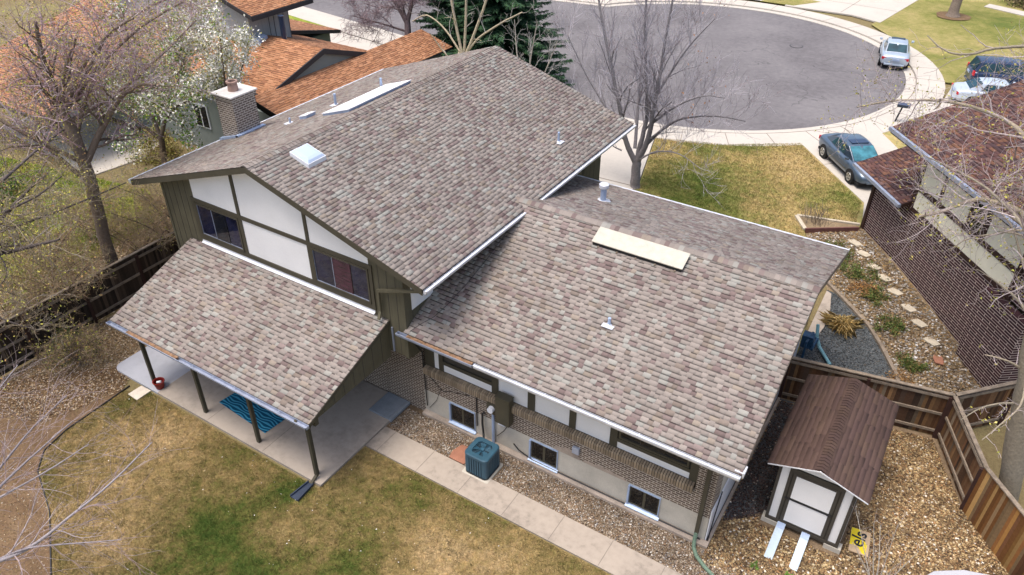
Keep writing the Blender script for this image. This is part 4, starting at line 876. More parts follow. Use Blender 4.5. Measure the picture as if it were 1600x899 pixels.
for k, (ua, ub, lab) in enumerate(((-.98, -.76, 'left of the two white ramp planks leading up to the shed door'), (-.32, -.10, 'right of the two white ramp planks leading up to the shed door'))):
    O = ((ua+ub)/2, 15, .0); m = MB(O); m.prism([(ua, 15.60, .22), (ub, 15.60, .22), (ub, 15.35, .245), (ua, 15.35, .245)], (0, 0, .02)) if 0 else None
    m.prism([(ua, 15.62, .20), (ua, 14.42, .012), (ua, 14.40, .03), (ua, 15.60, .235)], (ub-ua, 0, 0)); r_ = m.build('ramp_plank', 'ramp_white'); tag(r_, lab, 'ramp', 'ramp planks at the shed door')
    m = MB(O); m.prism([(ua+.01, 15.595, .238), (ua+.01, 15.38, .203), (ub-.01, 15.38, .203), (ub-.01, 15.595, .238)], (0, 0, .004)); m.build('metal_lip', 'pipe_grey', r_)
# discarded sign
SG = (1.09, 16.25, .03); sg = thing('yard_sign', 'weathered yellow sign with black letters lying on gravel beside the shed', 'sign', SG, R(6))
m = MB(); m.box((-.24, -.42, 0), (.26, .42, .02)); m.build('board', 'sign_tan', sg)
m = MB(); m.prism([(-.235, -.2, .021), (-.05, -.16, .021), (.10, -.38, .021), (.18, -.40, .021), (.20, -.05, .021), (.05, .15, .021), (.0, .41, .021), (-.235, .41, .021)], (0, 0, .002)); m.build('paint', 'sign_yellow', sg)
cu = bpy.data.curves.new('letters', 'FONT'); cu.body = 'els'; cu.size = .50; cu.extrude = .0015; cu.offset = .008; cu.align_x = 'CENTER'; cu.align_y = 'CENTER'
tmp = bpy.data.objects.new('tmp', cu); link(tmp); dg = bpy.context.evaluated_depsgraph_get(); me = bpy.data.meshes.new_from_object(tmp.evaluated_get(dg)); bpy.data.objects.remove(tmp)
me.materials.clear(); me.materials.append(MATS['letter_black']); lo = bpy.data.objects.new('lettering', me); link(lo); lo.parent = sg; lo.location = (-.02, .08, .0265); lo.rotation_euler = (0, 0, R(80))
# pale slab at the lower right edge
O = (3.5, 16.1, .02); m = MB(O); m.prism([(2.7, 15.9, .02), (2.95, 16.3, .02), (3.6, 16.75, .02), (4.2, 16.95, .02), (4.45, 16.6, .02), (4.2, 15.8, .02), (3.4, 15.3, .02), (2.8, 15.4, .02)], (0, 0, .09)); tag(m.build('stone_slab', 'concrete_pale', bevel=.03), 'large pale rounded slab on the gravel by the golden fence, bottom edge', 'slab')
# fences
WOOD = ([(.115, .058, .030), (.085, .048, .030), (.15, .085, .045), (.20, .115, .055), (.065, .042, .030), (.17, .13, .09)], [22, 22, 18, 8, 16, 10])
GOLD = ([(.26, .135, .042), (.19, .085, .030), (.36, .22, .085), (.11, .052, .025), (.24, .16, .085)], [24, 20, 14, 16, 12])
DARKW = ([(.050, .036, .026), (.070, .050, .035), (.035, .026, .020), (.10, .075, .055)], [3, 3, 3, 1])
def fence(name, A, B, h, rail_side, label, pal, rails=(.25, .95, 1.62), za=0., zb=0., posts=2.3, group=None, top_rail=True, rail_mat='timber_edge'):
    A = Vector((*A, za)); B = Vector((*B, zb)); d = (B-A); L = d.length; d.normalize(); side = Vector((-d.y, d.x, 0))*rail_side
    t = thing(name, label, 'fence', tuple(A), group=group); m = MB(tuple(A)); x = 0
    while x < L-.05:
        wd = rnd.choice((.09, .10, .14)); hh = h+rnd.uniform(-.02, .02); p = A+d*x; c = tuple(pick(*pal, 1)[0]*rnd.uniform(.6, 1.4)); o = -side*(.012+rnd.uniform(-.003, .003))
        m.bar(p+d*(wd/2)+o+Vector((0, 0, .02)), p+d*(wd/2)+o+Vector((0, 0, hh)), wd+.001, .018, up=side, col=c)
        x += wd+.002
    m.build('pickets', 'picket_wood', t, attr=True)
    for z in rails:
        m = MB(tuple(A)); m.bar(A+side*.03+Vector((0, 0, z)), B+side*.03+Vector((0, 0, z)), .045, .09); m.build('rail', rail_mat, t)
    if top_rail: m = MB(tuple(A)); m.bar(A+Vector((0, 0, h+.045)), B+Vector((0, 0, h+.045)), .12, .035); m.build('top_cap', rail_mat, t)
    n = max(1, round(L/posts))
    for k in range(n+1): m = MB(tuple(A)); p = A+d*(L*k/n)+side*.09; m.box((p.x-.05, p.y-.05, p.z), (p.x+.05, p.y+.05, p.z+h-.02)); m.build('post', 'brown_trim' if rail_mat != 'x' else 'timber_edge', t)
fence('wooden_fence', (-2.42, 20.83), (2.30, 21.72), 1.72, -1, 'wooden fence behind the shed, running from the house wall to the corner', WOOD)
fence('wooden_fence', (2.34, 21.76), (3.85, 23.25), 1.72, -1, 'short wooden fence between the yard corner and the neighbouring brick wall', WOOD, za=0, zb=.12)
fence('wooden_fence', (2.32, 21.66), (3.40, 19.02), 1.72, -1, 'fence with grey rails running forward from the yard corner beside the big trunk', WOOD)
fence('wooden_fence', (3.36, 18.95), (6.6, 14.9), 1.80, 1, 'golden brown fence with plain boards at the lower right corner', GOLD)
fence('wooden_fence', (-25.25, 2.0), (-25.25, 24.5), 1.80, -1, 'old dark wooden fence along the left side of the yard under the trees', DARKW, zb=.3)
# pebbles, grass, litter
dzl = .128
sheet('shade_tinted_mulch', [(-2.36, 15.0), (-1.35, 15.9), (-1.35, 19.4), (-1.6, 20.9), (-2.36, 20.8)], .012, 'gravel_dark')  # mulch strip between house and shed, its shade painted into the dark colour
PP = [(.33, .255, .175), (.22, .155, .105), (.46, .38, .29), (.70, .65, .58), (.10, .07, .05), (.30, .28, .265), (.32, .21, .13)]; PW = [26, 20, 18, 7, 13, 6, 10]
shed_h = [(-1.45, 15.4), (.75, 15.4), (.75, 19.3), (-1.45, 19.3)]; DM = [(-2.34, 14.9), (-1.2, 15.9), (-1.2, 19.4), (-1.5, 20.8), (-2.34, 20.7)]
pebbles('gravel', DM, 1100, (.014, .028), [(.10, .06, .05), (.06, .04, .035), (.15, .10, .08), (.03, .022, .02), (.5, .42, .34)], [5, 5, 3, 4, .4], .012, label='reddish mulch chips, darkened with painted shade, between the house end wall and the shed', cat='mulch')  # chip colours darkened too, carrying the shade of the narrow gap
pebbles('gravel', [(-12.6, 12.74), (3, 12.72), (3, 13.6), (-2.36, 13.79), (-12.6, 13.79)], 1500, (.014, .028), PP, PW, .006, label='brown and tan gravel between walkway and house', cat='gravel', holes=[[(-9.55, 12.4), (-8.55, 12.4), (-8.55, 13.4), (-9.55, 13.4)]])
GP = [(.30, .20, .095), (.44, .32, .16), (.19, .115, .055), (.58, .47, .30), (.09, .055, .03), (.70, .64, .55), (.32, .18, .08)]
pebbles('gravel', [(-2.36, 13.4), (7.5, 12.72), (7.5, 14.2), (4.85, 17.2), (3.3, 19.1), (2.2, 21.5), (-2.36, 20.7)], 1300, (.018, .038), GP, [24, 20, 20, 7, 14, 3, 10], .006, [shed_h, DM], label='golden brown gravel and chips around the shed', cat='gravel')
pebbles('gravel', DG, 700, (.014, .028), [(.09, .10, .105), (.14, .15, .155), (.05, .055, .06), (.24, .24, .23), (.12, .105, .085)], [4, 4, 4, 1, 2], .018, label='dark grey gravel beside the house end wall', cat='gravel')
SY = [(-2.4, 27.2), (-1.9, 27.1), (-.5, 25.9), (.85, 23.8), (1.35, 22.0), (2.2, 22.1), (4.2, 23.9), (2.3, 26.2), (-2.35, 32.0), (-4.2, 30.4)]
pebbles('gravel', SY, 380, (.022, .055), [(.46, .43, .39), (.32, .27, .21), (.24, .17, .10), (.62, .60, .57), (.16, .11, .07)], [4, 4, 5, 2, 4], .012, label='pale mixed stones in the strip between the two houses', cat='stones')
LL = [(.34, .23, .12), (.22, .13, .065), (.46, .36, .24), (.13, .08, .045), (.50, .42, .33)]
X, Y = scatter([(-25.2, 5.6), (-22.0, 7.0), (-21.2, 9.3), (-22.4, 11), (-22.3, 15), (-25.2, 15)], 620); leaves('fallen_leaves', X, Y, X*0+.03+nr.uniform(0, .02, len(X)), (.018, .045), LL, [3, 3, 3, 2, 2], 'dry tan leaves scattered under the trees at the left of the patio', 'leaves', flatness=.25, kind='stuff')
X, Y = scatter([(-31, 4), (-25.4, 4), (-25.4, 22), (-31, 22)], 260); leaves('fallen_leaves', X, Y, X*0+.03, (.03, .07), LL, [3, 3, 3, 2, 3], 'fallen leaves behind the left fence', 'leaves', flatness=.25, kind='stuff')
X, Y = scatter([(-22, -2), (-14, -2), (-14.6, 2), (-16.5, 3.8), (-18.5, 5), (-20.9, 6.2), (-21.1, 7), (-24, 7)], 120); leaves('fallen_leaves', X, Y, X*0+.025, (.012, .03), LL+[(.62, .55, .46)], [3, 3, 3, 2, 2, 1], 'small leaf scraps on the reddish mulch bed', 'leaves', flatness=.25, kind='stuff')
X, Y = scatter(SY, 140); leaves('fallen_leaves', X, Y, gv(Y)+.06, (.03, .07), [(.27, .18, .08), (.22, .14, .07), (.36, .27, .16)], [3, 3, 2], 'brown leaves among the pale stones of the side strip', 'leaves', flatness=.3, kind='stuff')
X, Y = scatter(LAWN, 3.2); leaves('fallen_petals', X, Y, X*0+.05, (.012, .026), [(.75, .72, .66), (.55, .42, .22)], [2, 1], 'pale petals and leaf bits scattered on the back lawn', 'leaves', flatness=.2, kind='stuff')
VIS = [(-20.35, 9.72), (-12.7, 9.72), (-12.7, 11.7), (-2.2, 11.68), (-5, 9.2), (-13.5, 3.2), (-16.55, 3.95), (-18.55, 5.1), (-20.2, 5.8), (-20.85, 6.4), (-21.1, 7.3), (-21.15, 9.3)]
blades('grass', VIS, 5200, .045, .0055, 'lawn_back', .012, label='short patchy grass blades covering the back lawn')
blades('grass', [(-12.0, 24), (-12.0, 30.6), (-13.5, 35.9), (-10.2, 37.0), (-6.9, 39.3), (-2.8, 34.3), (-2.6, 32.0), (-4.95, 31.5), (-4.35, 30.5), (-3, 27)], 1300, .07, .010, 'lawn_front', dzl, label='grass blades of the front lawn')
blades('grass', [(-60, 6), (-30.2, 6), (-29.4, 14), (-30.2, 17.8), (-33, 18.9), (-44.0, 16.9), (-60, 15)], 420, .13, .016, 'lawn_left', .012, label='longer green grass of the garden beyond the left fence')
blades('grass', [(-24, 7), (-22.2, 9.8), (-21.3, 9.2), (-21.2, 7.2), (-20.9, 6.2), (-18.5, 4.9), (-16.5, 3.7), (-15, 2), (-19, 1)], 160, .05, .006, 'lawn_back', .008, label='thin scattered grass growing in the mulch bed at the lower left')
# lawn edging strip
m = MB(); E_ = [(-21.2, 9.55), (-21.12, 8.3), (-21.08, 7.2), (-20.83, 6.3), (-20.2, 5.72), (-18.5, 5.05), (-16.55, 3.9), (-14.5, 2.0), (-13.0, -1)]
for a, b in zip(E_[:-1], E_[1:]): m.bar((*a, .03), (*b, .03), .03, .06)
tag(m.build('lawn_edging', 'edging_black'), 'thin black edging strip curving between mulch bed and back lawn', 'edging')
# side strip details
def slab_stone(p, s_, rot, label, mat='stone_pale'):
    z = g(p[1])+.03; m = MB((*p, z)); a = [(-1, -.6), (-.2, -.72), (.9, -.5), (1, .55), (.1, .7), (-.9, .5)]
    P_ = [(p[0]+s_*(x*math.cos(rot)-y*math.sin(rot)), p[1]+s_*(x*math.sin(rot)+y*math.cos(rot)), z) for x, y in a]; m.prism(P_, (0, 0, .05))
    tag(m.build('stepping_stone', mat, bevel=.01), label, 'stepping stone', 'stepping stones between the houses')
st = [(-2.29, 30.65), (-1.82, 30.0), (-1.28, 29.3), (-.77, 28.75), (-.24, 28.1), (.38, 27.4), (.87, 26.75), (1.42, 26.0)]
ordn = ['pale stepping stone nearest the driveway, first of the row beside the neighbouring brick wall', 'second stepping stone from the driveway beside the neighbouring brick wall', 'third stepping stone from the driveway beside the neighbouring brick wall', 'fourth stepping stone from the driveway beside the neighbouring brick wall', 'fifth stepping stone from the driveway beside the neighbouring brick wall', 'sixth stepping stone from the driveway beside the neighbouring brick wall', 'seventh stepping stone from the driveway beside the neighbouring brick wall', 'last pale stepping stone before the pink one near the fence']
for p, l_ in zip(st, ordn): slab_stone(p, .26, R(-35+rnd.uniform(-10, 10)), l_)
slab_stone((1.78, 25.2), .24, R(-80), 'pinkish stepping stone closest to the fence in the side strip', 'sandstone_red')
O = (-.7, 25.6, .3); m = MB(O); E_ = [(-2.75, 27.6), (-2.1, 27.05), (-.67, 25.8), (.0, 24.9), (.73, 23.75), (1.2, 21.9)]
for a, b in zip(E_[:-1], E_[1:]): m.bar((*a, g(a[1])+.05), (*b, g(b[1])+.05), .13, .12)
tag(m.build('timber_edging', 'timber_edge'), 'weathered timber edging between the dark gravel and the pale stones', 'edging')
O = (-3.4, 31.0, 1.0); t = thing('planter', 'low raised planter with stones and dry stalks at the front lawn corner', 'planter', O)
m = MB(O); m.bar((-4.32, 30.42, 1.1), (-2.42, 31.75, 1.1), .07, .26); m.build('front_board', 'reddish_board', t)
m = MB(O); m.bar((-4.95, 31.40, 1.1), (-4.32, 30.42, 1.1), .16, .24); m.bar((-4.95, 31.45, 1.1), (-2.45, 32.1, 1.1), .12, .24); m.build('stone_border', 'stone_pale', t)
m = MB(O); m.prism([(-4.9, 31.4, .9), (-4.3, 30.5, .9), (-2.5, 31.8, .9), (-2.55, 32.0, .9)], (0, 0, .25)); m.build('soil', 'litter', t)
m = MB(O)
for k in range(60):
    x, y = -4.1+rnd.gauss(0, .3), 31.3+rnd.gauss(0, .22); m.tube([(x, y, 1.15), (x+rnd.gauss(0, .2), y+rnd.gauss(0, .2), 1.15+rnd.uniform(.3, .9))], .008, 3)
m.build('dry_stalks', 'timber_edge', t)
# concrete step and curved strip by the end wall
sheet('side_path', [(-2.5, 23.9), (-2.2, 24.1), (-2.05, 25.0), (-2.1, 26.0), (-2.3, 26.9), (-2.5, 27.0)], .06, 'concrete_walk', .05)
O = (-2.2, 23.9, .2); m = MB(O); m.tube([(-2.2, 24.2, 1.0), (-2.1, 24.0, .6), (-1.9, 23.8, .35), (-1.35, 23.1, .28)], .06, 10); tag(m.build('drain_pipe', 'teal_pipe'), 'pale teal drain pipe leading away from the meter onto dark gravel', 'pipe')
def tuft(name, label, c, r, n, h, pal, cat='plant', leafy=0):
    z = g(c[1]); a = nr.uniform(0, 6.28, n); e = r*nr.uniform(.1, 1, n)*(1+.35*np.sin(a*3+c[0]*9)); X = c[0]+nr.normal(0, r*.18, n); Y = c[1]+nr.normal(0, r*.18, n); L_ = nr.uniform(.25, 1, n)*h
    ex, ey = np.cos(a)*e, np.sin(a)*e; w_ = nr.uniform(.004, .010, n); droop = nr.uniform(.35, 1.05, n)
    sx, sy = -np.sin(a)*w_, np.cos(a)*w_; B = np.stack([X, Y, X*0+z], 1); M_ = B+np.stack([ex*.5, ey*.5, L_], 1); T_ = B+np.stack([ex, ey, L_*droop], 1); S_ = np.stack([sx, sy, 0*X], 1)
    v = np.stack([B-S_, B+S_, M_+S_, T_, M_-S_], 1).reshape(-1, 3)
    o = npmesh(name, v, np.arange(5*n), 5, 'leaf', None, pick(pal, [1]*len(pal), n)*nr.uniform(.6, 1.5, (n, 1)), off=(*c, z)); tag(o, label, cat)
    return o
def leafy(name, label, c, r, n, h, pal, cat='plant', size=(.02, .05)):
    z = g(c[1]); t = thing(name, label, cat, (*c, z)); k = 14; cx_ = nr.normal(0, r*.5, k); cy_ = nr.normal(0, r*.5, k); ch_ = nr.uniform(.3, 1, k)*h; i = nr.integers(0, k, n)
    leaves('foliage', c[0]+cx_[i]+nr.normal(0, r*.17, n), c[1]+cy_[i]+nr.normal(0, r*.17, n), z+.03+np.abs(nr.normal(0, .5, n))*ch_[i]*.8, size, pal, [1]*len(pal), parent=t, off=(*c, z), flatness=.7)
    m = MB((*c, z))
    for q in range(k):
        for _ in range(3): m.tube([(c[0]+cx_[q]*.6, c[1]+cy_[q]*.6, z), (c[0]+cx_[q]+rnd.gauss(0, .08), c[1]+cy_[q]+rnd.gauss(0, .08), z+ch_[q]*rnd.uniform(.5, 1.1))], .006, 3)
    m.build('stems', 'timber_edge', t); return t
tuft('ornamental_grass', 'golden dry ornamental grass clump on the dark gravel', (-1.5, 25.35), .62, 900, .34, [(.60, .44, .18), (.48, .33, .13), (.72, .56, .28)])
for c, r, h, lab in (((-1.9, 28.6), .55, .45, 'green leafy plant nearest the house corner in the side strip'), ((-.9, 27.6), .6, .4, 'bushy green plant in the middle of the side strip'), ((.1, 26.2), .55, .35, 'dark green plant beside the pale stones halfway down the side strip'), ((1.0, 24.6), .5, .3, 'low olive plant near the fence in the side strip'), ((-2.9, 29.6), .6, .45, 'green plants just below the planter board')):
    leafy('garden_plant', lab, c, r, 1900, h, [(.08, .13, .03), (.14, .17, .05), (.22, .16, .06), (.06, .09, .02)])
for c, r, h, lab in (((-1.3, 27.9), .5, .35, 'brown dried perennial between green plants in the side strip'), ((.9, 23.6), .6, .3, 'rusty dry plants against the back of the fence')):
    leafy('dry_plant', lab, c, r, 900, h, [(.30, .15, .05), (.22, .12, .05), (.42, .27, .12)])

for c, r, lab in (((-.2, 14.15), .10, 'tiny green weed on gravel just in front of the right ramp plank'), ((-1.05, 14.0), .12, 'tiny green weed on gravel in front of the left ramp plank'), ((2.6, 15.0), .2, 'small green weed beside the pale slab at the bottom edge')):
    leafy('weed', lab, c, r, 160, .10, [(.10, .20, .03), (.16, .26, .05)], 'weed', (.015, .035))
# ------------------------------------------------------------------ neighbouring house on the right (own axes: x along its long wall, y away from us)
NO = (-2.33, 32.2, 0); nb = thing('neighbouring_house', 'dark brick house with cream panels and brown shingle roofs at the right edge', 'house', NO, R(-51.94))
def nm(): return MB()
def NB(m, name, mat, parent=None, **k): return m.build(name, mat, parent or nb, **k)
m = nm(); m.box((0, 0, .0), (7.85, .25, 3.45)); m.box((7.85, -.35, -.2), (9.9, -.1, 3.35)); m.box((7.85, -.1, -.2), (8.0, .25, 3.35)); m.box((9.65, -.1, -.2), (9.9, 9, 5.8)); m.box((0, .25, .3), (.25, 6.5, 3.4)); m.box((7.85, .0, 3.36), (9.9, .25, 5.9))
NB(m, 'brick_wall', 'brick_neighbour')
m = nm(); m.box((-.02, -.05, .3), (7.8, .0, .62) if 0 else (.01, 0, .6)); 
m = nm(); m.box((2.62, -.03, 3.45), (8.6, .25, 6.1)); NB(m, 'cream_wall', 'cream_panel')
m = nm(); m.box((2.55, -.07, 3.35), (2.75, .02, 6.15)); m.box((2.75, -.065, 4.22), (8.6, .01, 4.42)); m.box((8.45, -.07, 3.35), (8.65, .02, 5.95)); m.box((2.75, -.06, 3.38), (8.6, .01, 3.52))
for x in (3.95, 5.62, 6.52): m.box((x, -.06, 4.42), (x+.16, .01, 6.0))
NB(m, 'timber_frame', 'brown_trim')
m = nm(); m.box((5.80, -.05, 4.46), (6.50, -.035, 5.85)); wn = NB(m, 'window', 'pane_dark')
m = nm(); m.box((5.78, -.058, 4.44), (5.84, -.03, 5.87)); m.box((6.46, -.058, 4.44), (6.52, -.03, 5.87)); m.box((5.84, -.057, 4.44), (6.46, -.03, 4.50)); m.box((5.84, -.057, 5.81), (6.46, -.03, 5.87)); NB(m, 'frame', 'brown_trim', wn)
# main roof
e0, e1 = .95, 10.6; y0, ze = -.62, 6.05; yr, zr = 5.2, 8.15
m = nm(); m.prism([(e0, y0, ze), (e1, y0, ze), (e1, yr, zr), (e0, yr, zr)], (0, 0, -.14)); m.prism([(e0, yr, zr-.001), (e1, yr, zr-.001), (e1, 11, ze), (e0, 11, ze)], (0, 0, -.14)); mr = NB(m, 'roof', 'brown_trim')
shingles('shingle_slope', (e0-.02, y0-.02, ze), (1, 0, 0), (0, yr-y0, zr-ze), e1-e0, math.hypot(yr-y0, zr-ze), 'shingle_brown', BROWN, mr, hi=.010)
shingles('shingle_slope', (e0-.02, 11, ze), (1, 0, 0), (0, yr-11, zr-ze), e1-e0, math.hypot(yr-11, zr-ze), 'shingle_brown', BROWN, mr, hi=.010)
m = nm(); m.box((e0-.03, y0-.15, ze-.14), (e1, y0-.03, ze-.0)); NB(m, 'gutter', 'gutter_grey', mr)
m = nm(); m.box((e0-.02, y0-.03, ze-.26), (e1, y0+.02, ze-.01)); m.prism([(e0-.04, y0, ze-.01), (e0-.04, yr, zr-.01), (e0-.04, yr, zr-.24), (e0-.04, y0, ze-.24)], (.04, 0, 0)); NB(m, 'fascia', 'brown_trim', mr)
m = nm(); m.box((2.62, .25, 1.0), (2.8, 10.5, 6.0)); m.prism([(2.62, .25, 5.9), (2.62, 10.5, 5.9), (2.62, yr, zr-.2)], (.18, 0, 0)); NB(m, 'end_wall', 'brown_trim')
# low front roof
f0, f1 = -1.05, 2.62; fy, fz = -.42, 3.58; gy, gz = 4.4, 5.15
m = nm(); m.prism([(f0, fy, fz), (f1+.0, fy, fz), (f1, gy, gz), (f0, gy, gz)], (0, 0, -.14)); m.prism([(f0, gy, gz-.001), (f1, gy, gz-.001), (f1, 8.5, 3.6), (f0, 8.5, 3.6)], (0, 0, -.14)); lr = NB(m, 'roof', 'brown_trim')
shingles('shingle_slope', (f0-.02, fy-.02, fz), (1, 0, 0), (0, gy-fy, gz-fz), f1-f0, math.hypot(gy-fy, gz-fz), 'shingle_brown', BROWN, lr, hi=.010)
m = nm(); m.box((f0-.03, fy-.15, fz-.13), (f1, fy-.03, fz)); NB(m, 'gutter', 'gutter_grey', lr)
m = nm(); m.box((-.06, -.06, 1.0), (.12, .06, 3.4)); NB(m, 'downspout', 'brown_trim')
m = nm(); m.prism([(f0-.03, fy, fz), (f0-.03, gy, gz), (f0-.03, gy, gz-.2), (f0-.03, fy, fz-.2)], (.03, 0, 0)); NB(m, 'rake_board', 'brown_trim', lr)
# ------------------------------------------------------------------ orange roofed house on the left
LO = (-36, 27, 0); lh = thing('orange_roof_house', 'house with orange brown shingle roofs and grey walls behind the chimney, upper left', 'house', LO)
def lm(): return MB(LO)
def LH(m, name, mat, parent=None, **k): return m.build(name, mat, parent or lh, **k)
def roofpart(eA, eB, rA, rB, flip=False, hi=.010, trim='charcoal_trim'):
    """one slope: eave corners eA,eB, ridge corners rA,rB"""
    m = lm(); m.prism([eA, eB, rB, rA], (0, 0, -.14)); r_ = LH(m, 'roof', trim)
    eA_, eB_, rA_ = np.array(eA), np.array(eB), np.array(rA)
    shingles('shingle_slope', eA_, eB_-eA_, rA_-eA_, np.linalg.norm(eB_-eA_), np.linalg.norm(rA_-eA_), 'shingle_orange', ORANGE, r_, LO, hi=hi, tw=(.28, .34)); return r_
roofpart((-47, 23.1, 4.5), (-28, 23.1, 4.5), (-47, 27.1, 5.68), (-28, 27.1, 5.68))
roofpart((-47, 31.3, 4.3), (-28, 31.3, 4.3), (-47, 27.1, 5.675), (-28, 27.1, 5.675))
m = lm()
for (va, za), (vb, zb) in (((23.1, 4.5), (27.1, 5.68)), ((27.1, 5.68), (31.3, 4.3))): m.prism([(-28.0, va, za), (-28.0, vb, zb), (-28.0, vb, zb-.26), (-28.0, va, za-.26)], (.05, 0, 0))
m.box((-47, 23.02, 4.3), (-28, 23.1, 4.48)); LH(m, 'fascia', 'charcoal_trim')
m = lm(); m.prism([(-28.12, 23.6, 2), (-28.12, 30.8, 2), (-28.12, 30.8, 4.25), (-28.12, 27.1, 5.5), (-28.12, 23.6, 4.4)], (-.2, 0, 0)); LH(m, 'gable_wall', 'grey_siding')
m = lm(); m.prism([(-28.10, 24.6, 4.70), (-28.10, 30.0, 4.55), (-28.10, 30.0, 4.6), (-28.10, 27.1, 5.38), (-28.10, 24.8, 4.74)], (.02, 0, 0)); LH(m, 'gable_panel', 'grey_green_wall')
roofpart((-25.9, 22.2, 4.05), (-25.9, 35, 4.05), (-28.1, 22.2, 4.70), (-28.1, 35, 4.70))
m = lm(); m.prism([(-25.85, 22.15, 4.05), (-28.1, 22.15, 4.72), (-28.1, 22.15, 4.45), (-25.85, 22.15, 3.76)], (0, .05, 0)); LH(m, 'rake_board', 'shingle_orange')
m = lm(); m.box((-28.6, 22.6, 0), (-26.3, 34.5, 3.9)); m.box((-46.5, 23.5, 0), (-28.4, 23.7, 4.4)); m.box((-46.5, 23.7, 0), (-46.3, 31, 4.4)); LH(m, 'wall', 'grey_green_wall')
for u in (-34.3, -30.6):
    m = lm(); m.box((u, 23.44, 1.5), (u+1.1, 23.5, 2.8)); w_ = LH(m, 'window', 'white_metal'); m = lm(); m.box((u+.08, 23.42, 1.58), (u+.5, 23.437, 2.72)); m.box((u+.6, 23.42, 1.58), (u+1.02, 23.437, 2.72)); LH(m, 'pane', 'pane_dark', w_)
# upper block
roofpart((-31.4, 25.9, 7.0), (-31.4, 30.1, 7.0), (-37.5, 25.9, 8.85), (-37.5, 30.1, 8.85)); roofpart((-43.6, 25.9, 7.0), (-43.6, 30.1, 7.0), (-37.5, 25.9, 8.85), (-37.5, 30.1, 8.85))
m = lm(); m.box((-31.42, 25.88, 6.75), (-31.36, 30.1, 6.98)); m.prism([(-31.4, 25.86, 7.0), (-37.5, 25.86, 8.85), (-37.5, 25.86, 8.63), (-31.4, 25.86, 6.78)], (0, .04, 0)); m.prism([(-43.6, 25.86, 7.0), (-37.5, 25.86, 8.85), (-37.5, 25.86, 8.63), (-43.6, 25.86, 6.78)], (0, .04, 0)); LH(m, 'fascia', 'charcoal_trim')
m = lm(); m.prism([(-32.2, 26.3, 1), (-43, 26.3, 1), (-43, 26.3, 6.95), (-37.5, 26.3, 8.65), (-32.2, 26.3, 6.95)], (0, 2.7, 0)); wl = LH(m, 'siding_wall', 'grey_siding')
m = lm()
for v in np.arange(27.6, 29.0, .34): m.box((-32.195, v-.012, 4.5), (-32.18, v+.012, 6.6))
LH(m, 'board_groove', 'charcoal_trim', wl)
roofpart((-36, 37.4, 3.6), (-32.6, 34.2, 3.6), (-40.5, 34.0, 4.9), (-37, 31, 4.9)) if 0 else roofpart((-40, 34.5, 3.85), (-34.0, 34.5, 3.85), (-40, 29.5, 5.0), (-34.0, 29.5, 5.0))
m = lm(); m.prism([(-34.0, 34.5, 3.86), (-34.0, 29.5, 5.01), (-34.0, 29.5, 4.8), (-34.0, 34.5, 3.65)], (.06, 0, 0)); LH(m, 'fascia', 'charcoal_trim'); m = lm(); m.box((-39.6, 29, .9), (-34.4, 34.0, 3.8)); LH(m, 'wall', 'grey_green_wall')
# rear wing
roofpart((-47.5, 17.6, 3.1), (-38.0, 17.6, 3.1), (-47.5, 23.2, 4.45), (-38.0, 23.2, 4.45))
m = lm(); m.box((-47.5, 17.52, 2.9), (-38, 17.62, 3.08)); LH(m, 'fascia', 'charcoal_trim')
m = lm(); m.add([(-34.9, 26.35, 5.40), (-31.7, 26.35, 5.40), (-31.7, 26.95, 5.58), (-34.9, 26.95, 5.58), (-34.9, 26.3, 5.62), (-31.7, 26.3, 5.62), (-31.7, 26.9, 5.80), (-34.9, 26.9, 5.80)], [(0, 3, 2, 1), (4, 5, 6, 7), (0, 1, 5, 4), (1, 2, 6, 5), (2, 3, 7, 6), (3, 0, 4, 7)]); LH(m, 'skylight', 'pipe_grey')
m = lm(); m.tube([(-30.9, 27.3, 5.5), (-30.9, 27.3, 6.75), (-30.9, 27.3, 6.8)], [.13, .13, .16], 10); LH(m, 'flue_pipe', 'paint_navy')
m = lm(); m.box((-33.2, 24.3, 4.8), (-32.7, 24.8, 5.15)); LH(m, 'box_vent', 'charcoal_trim')

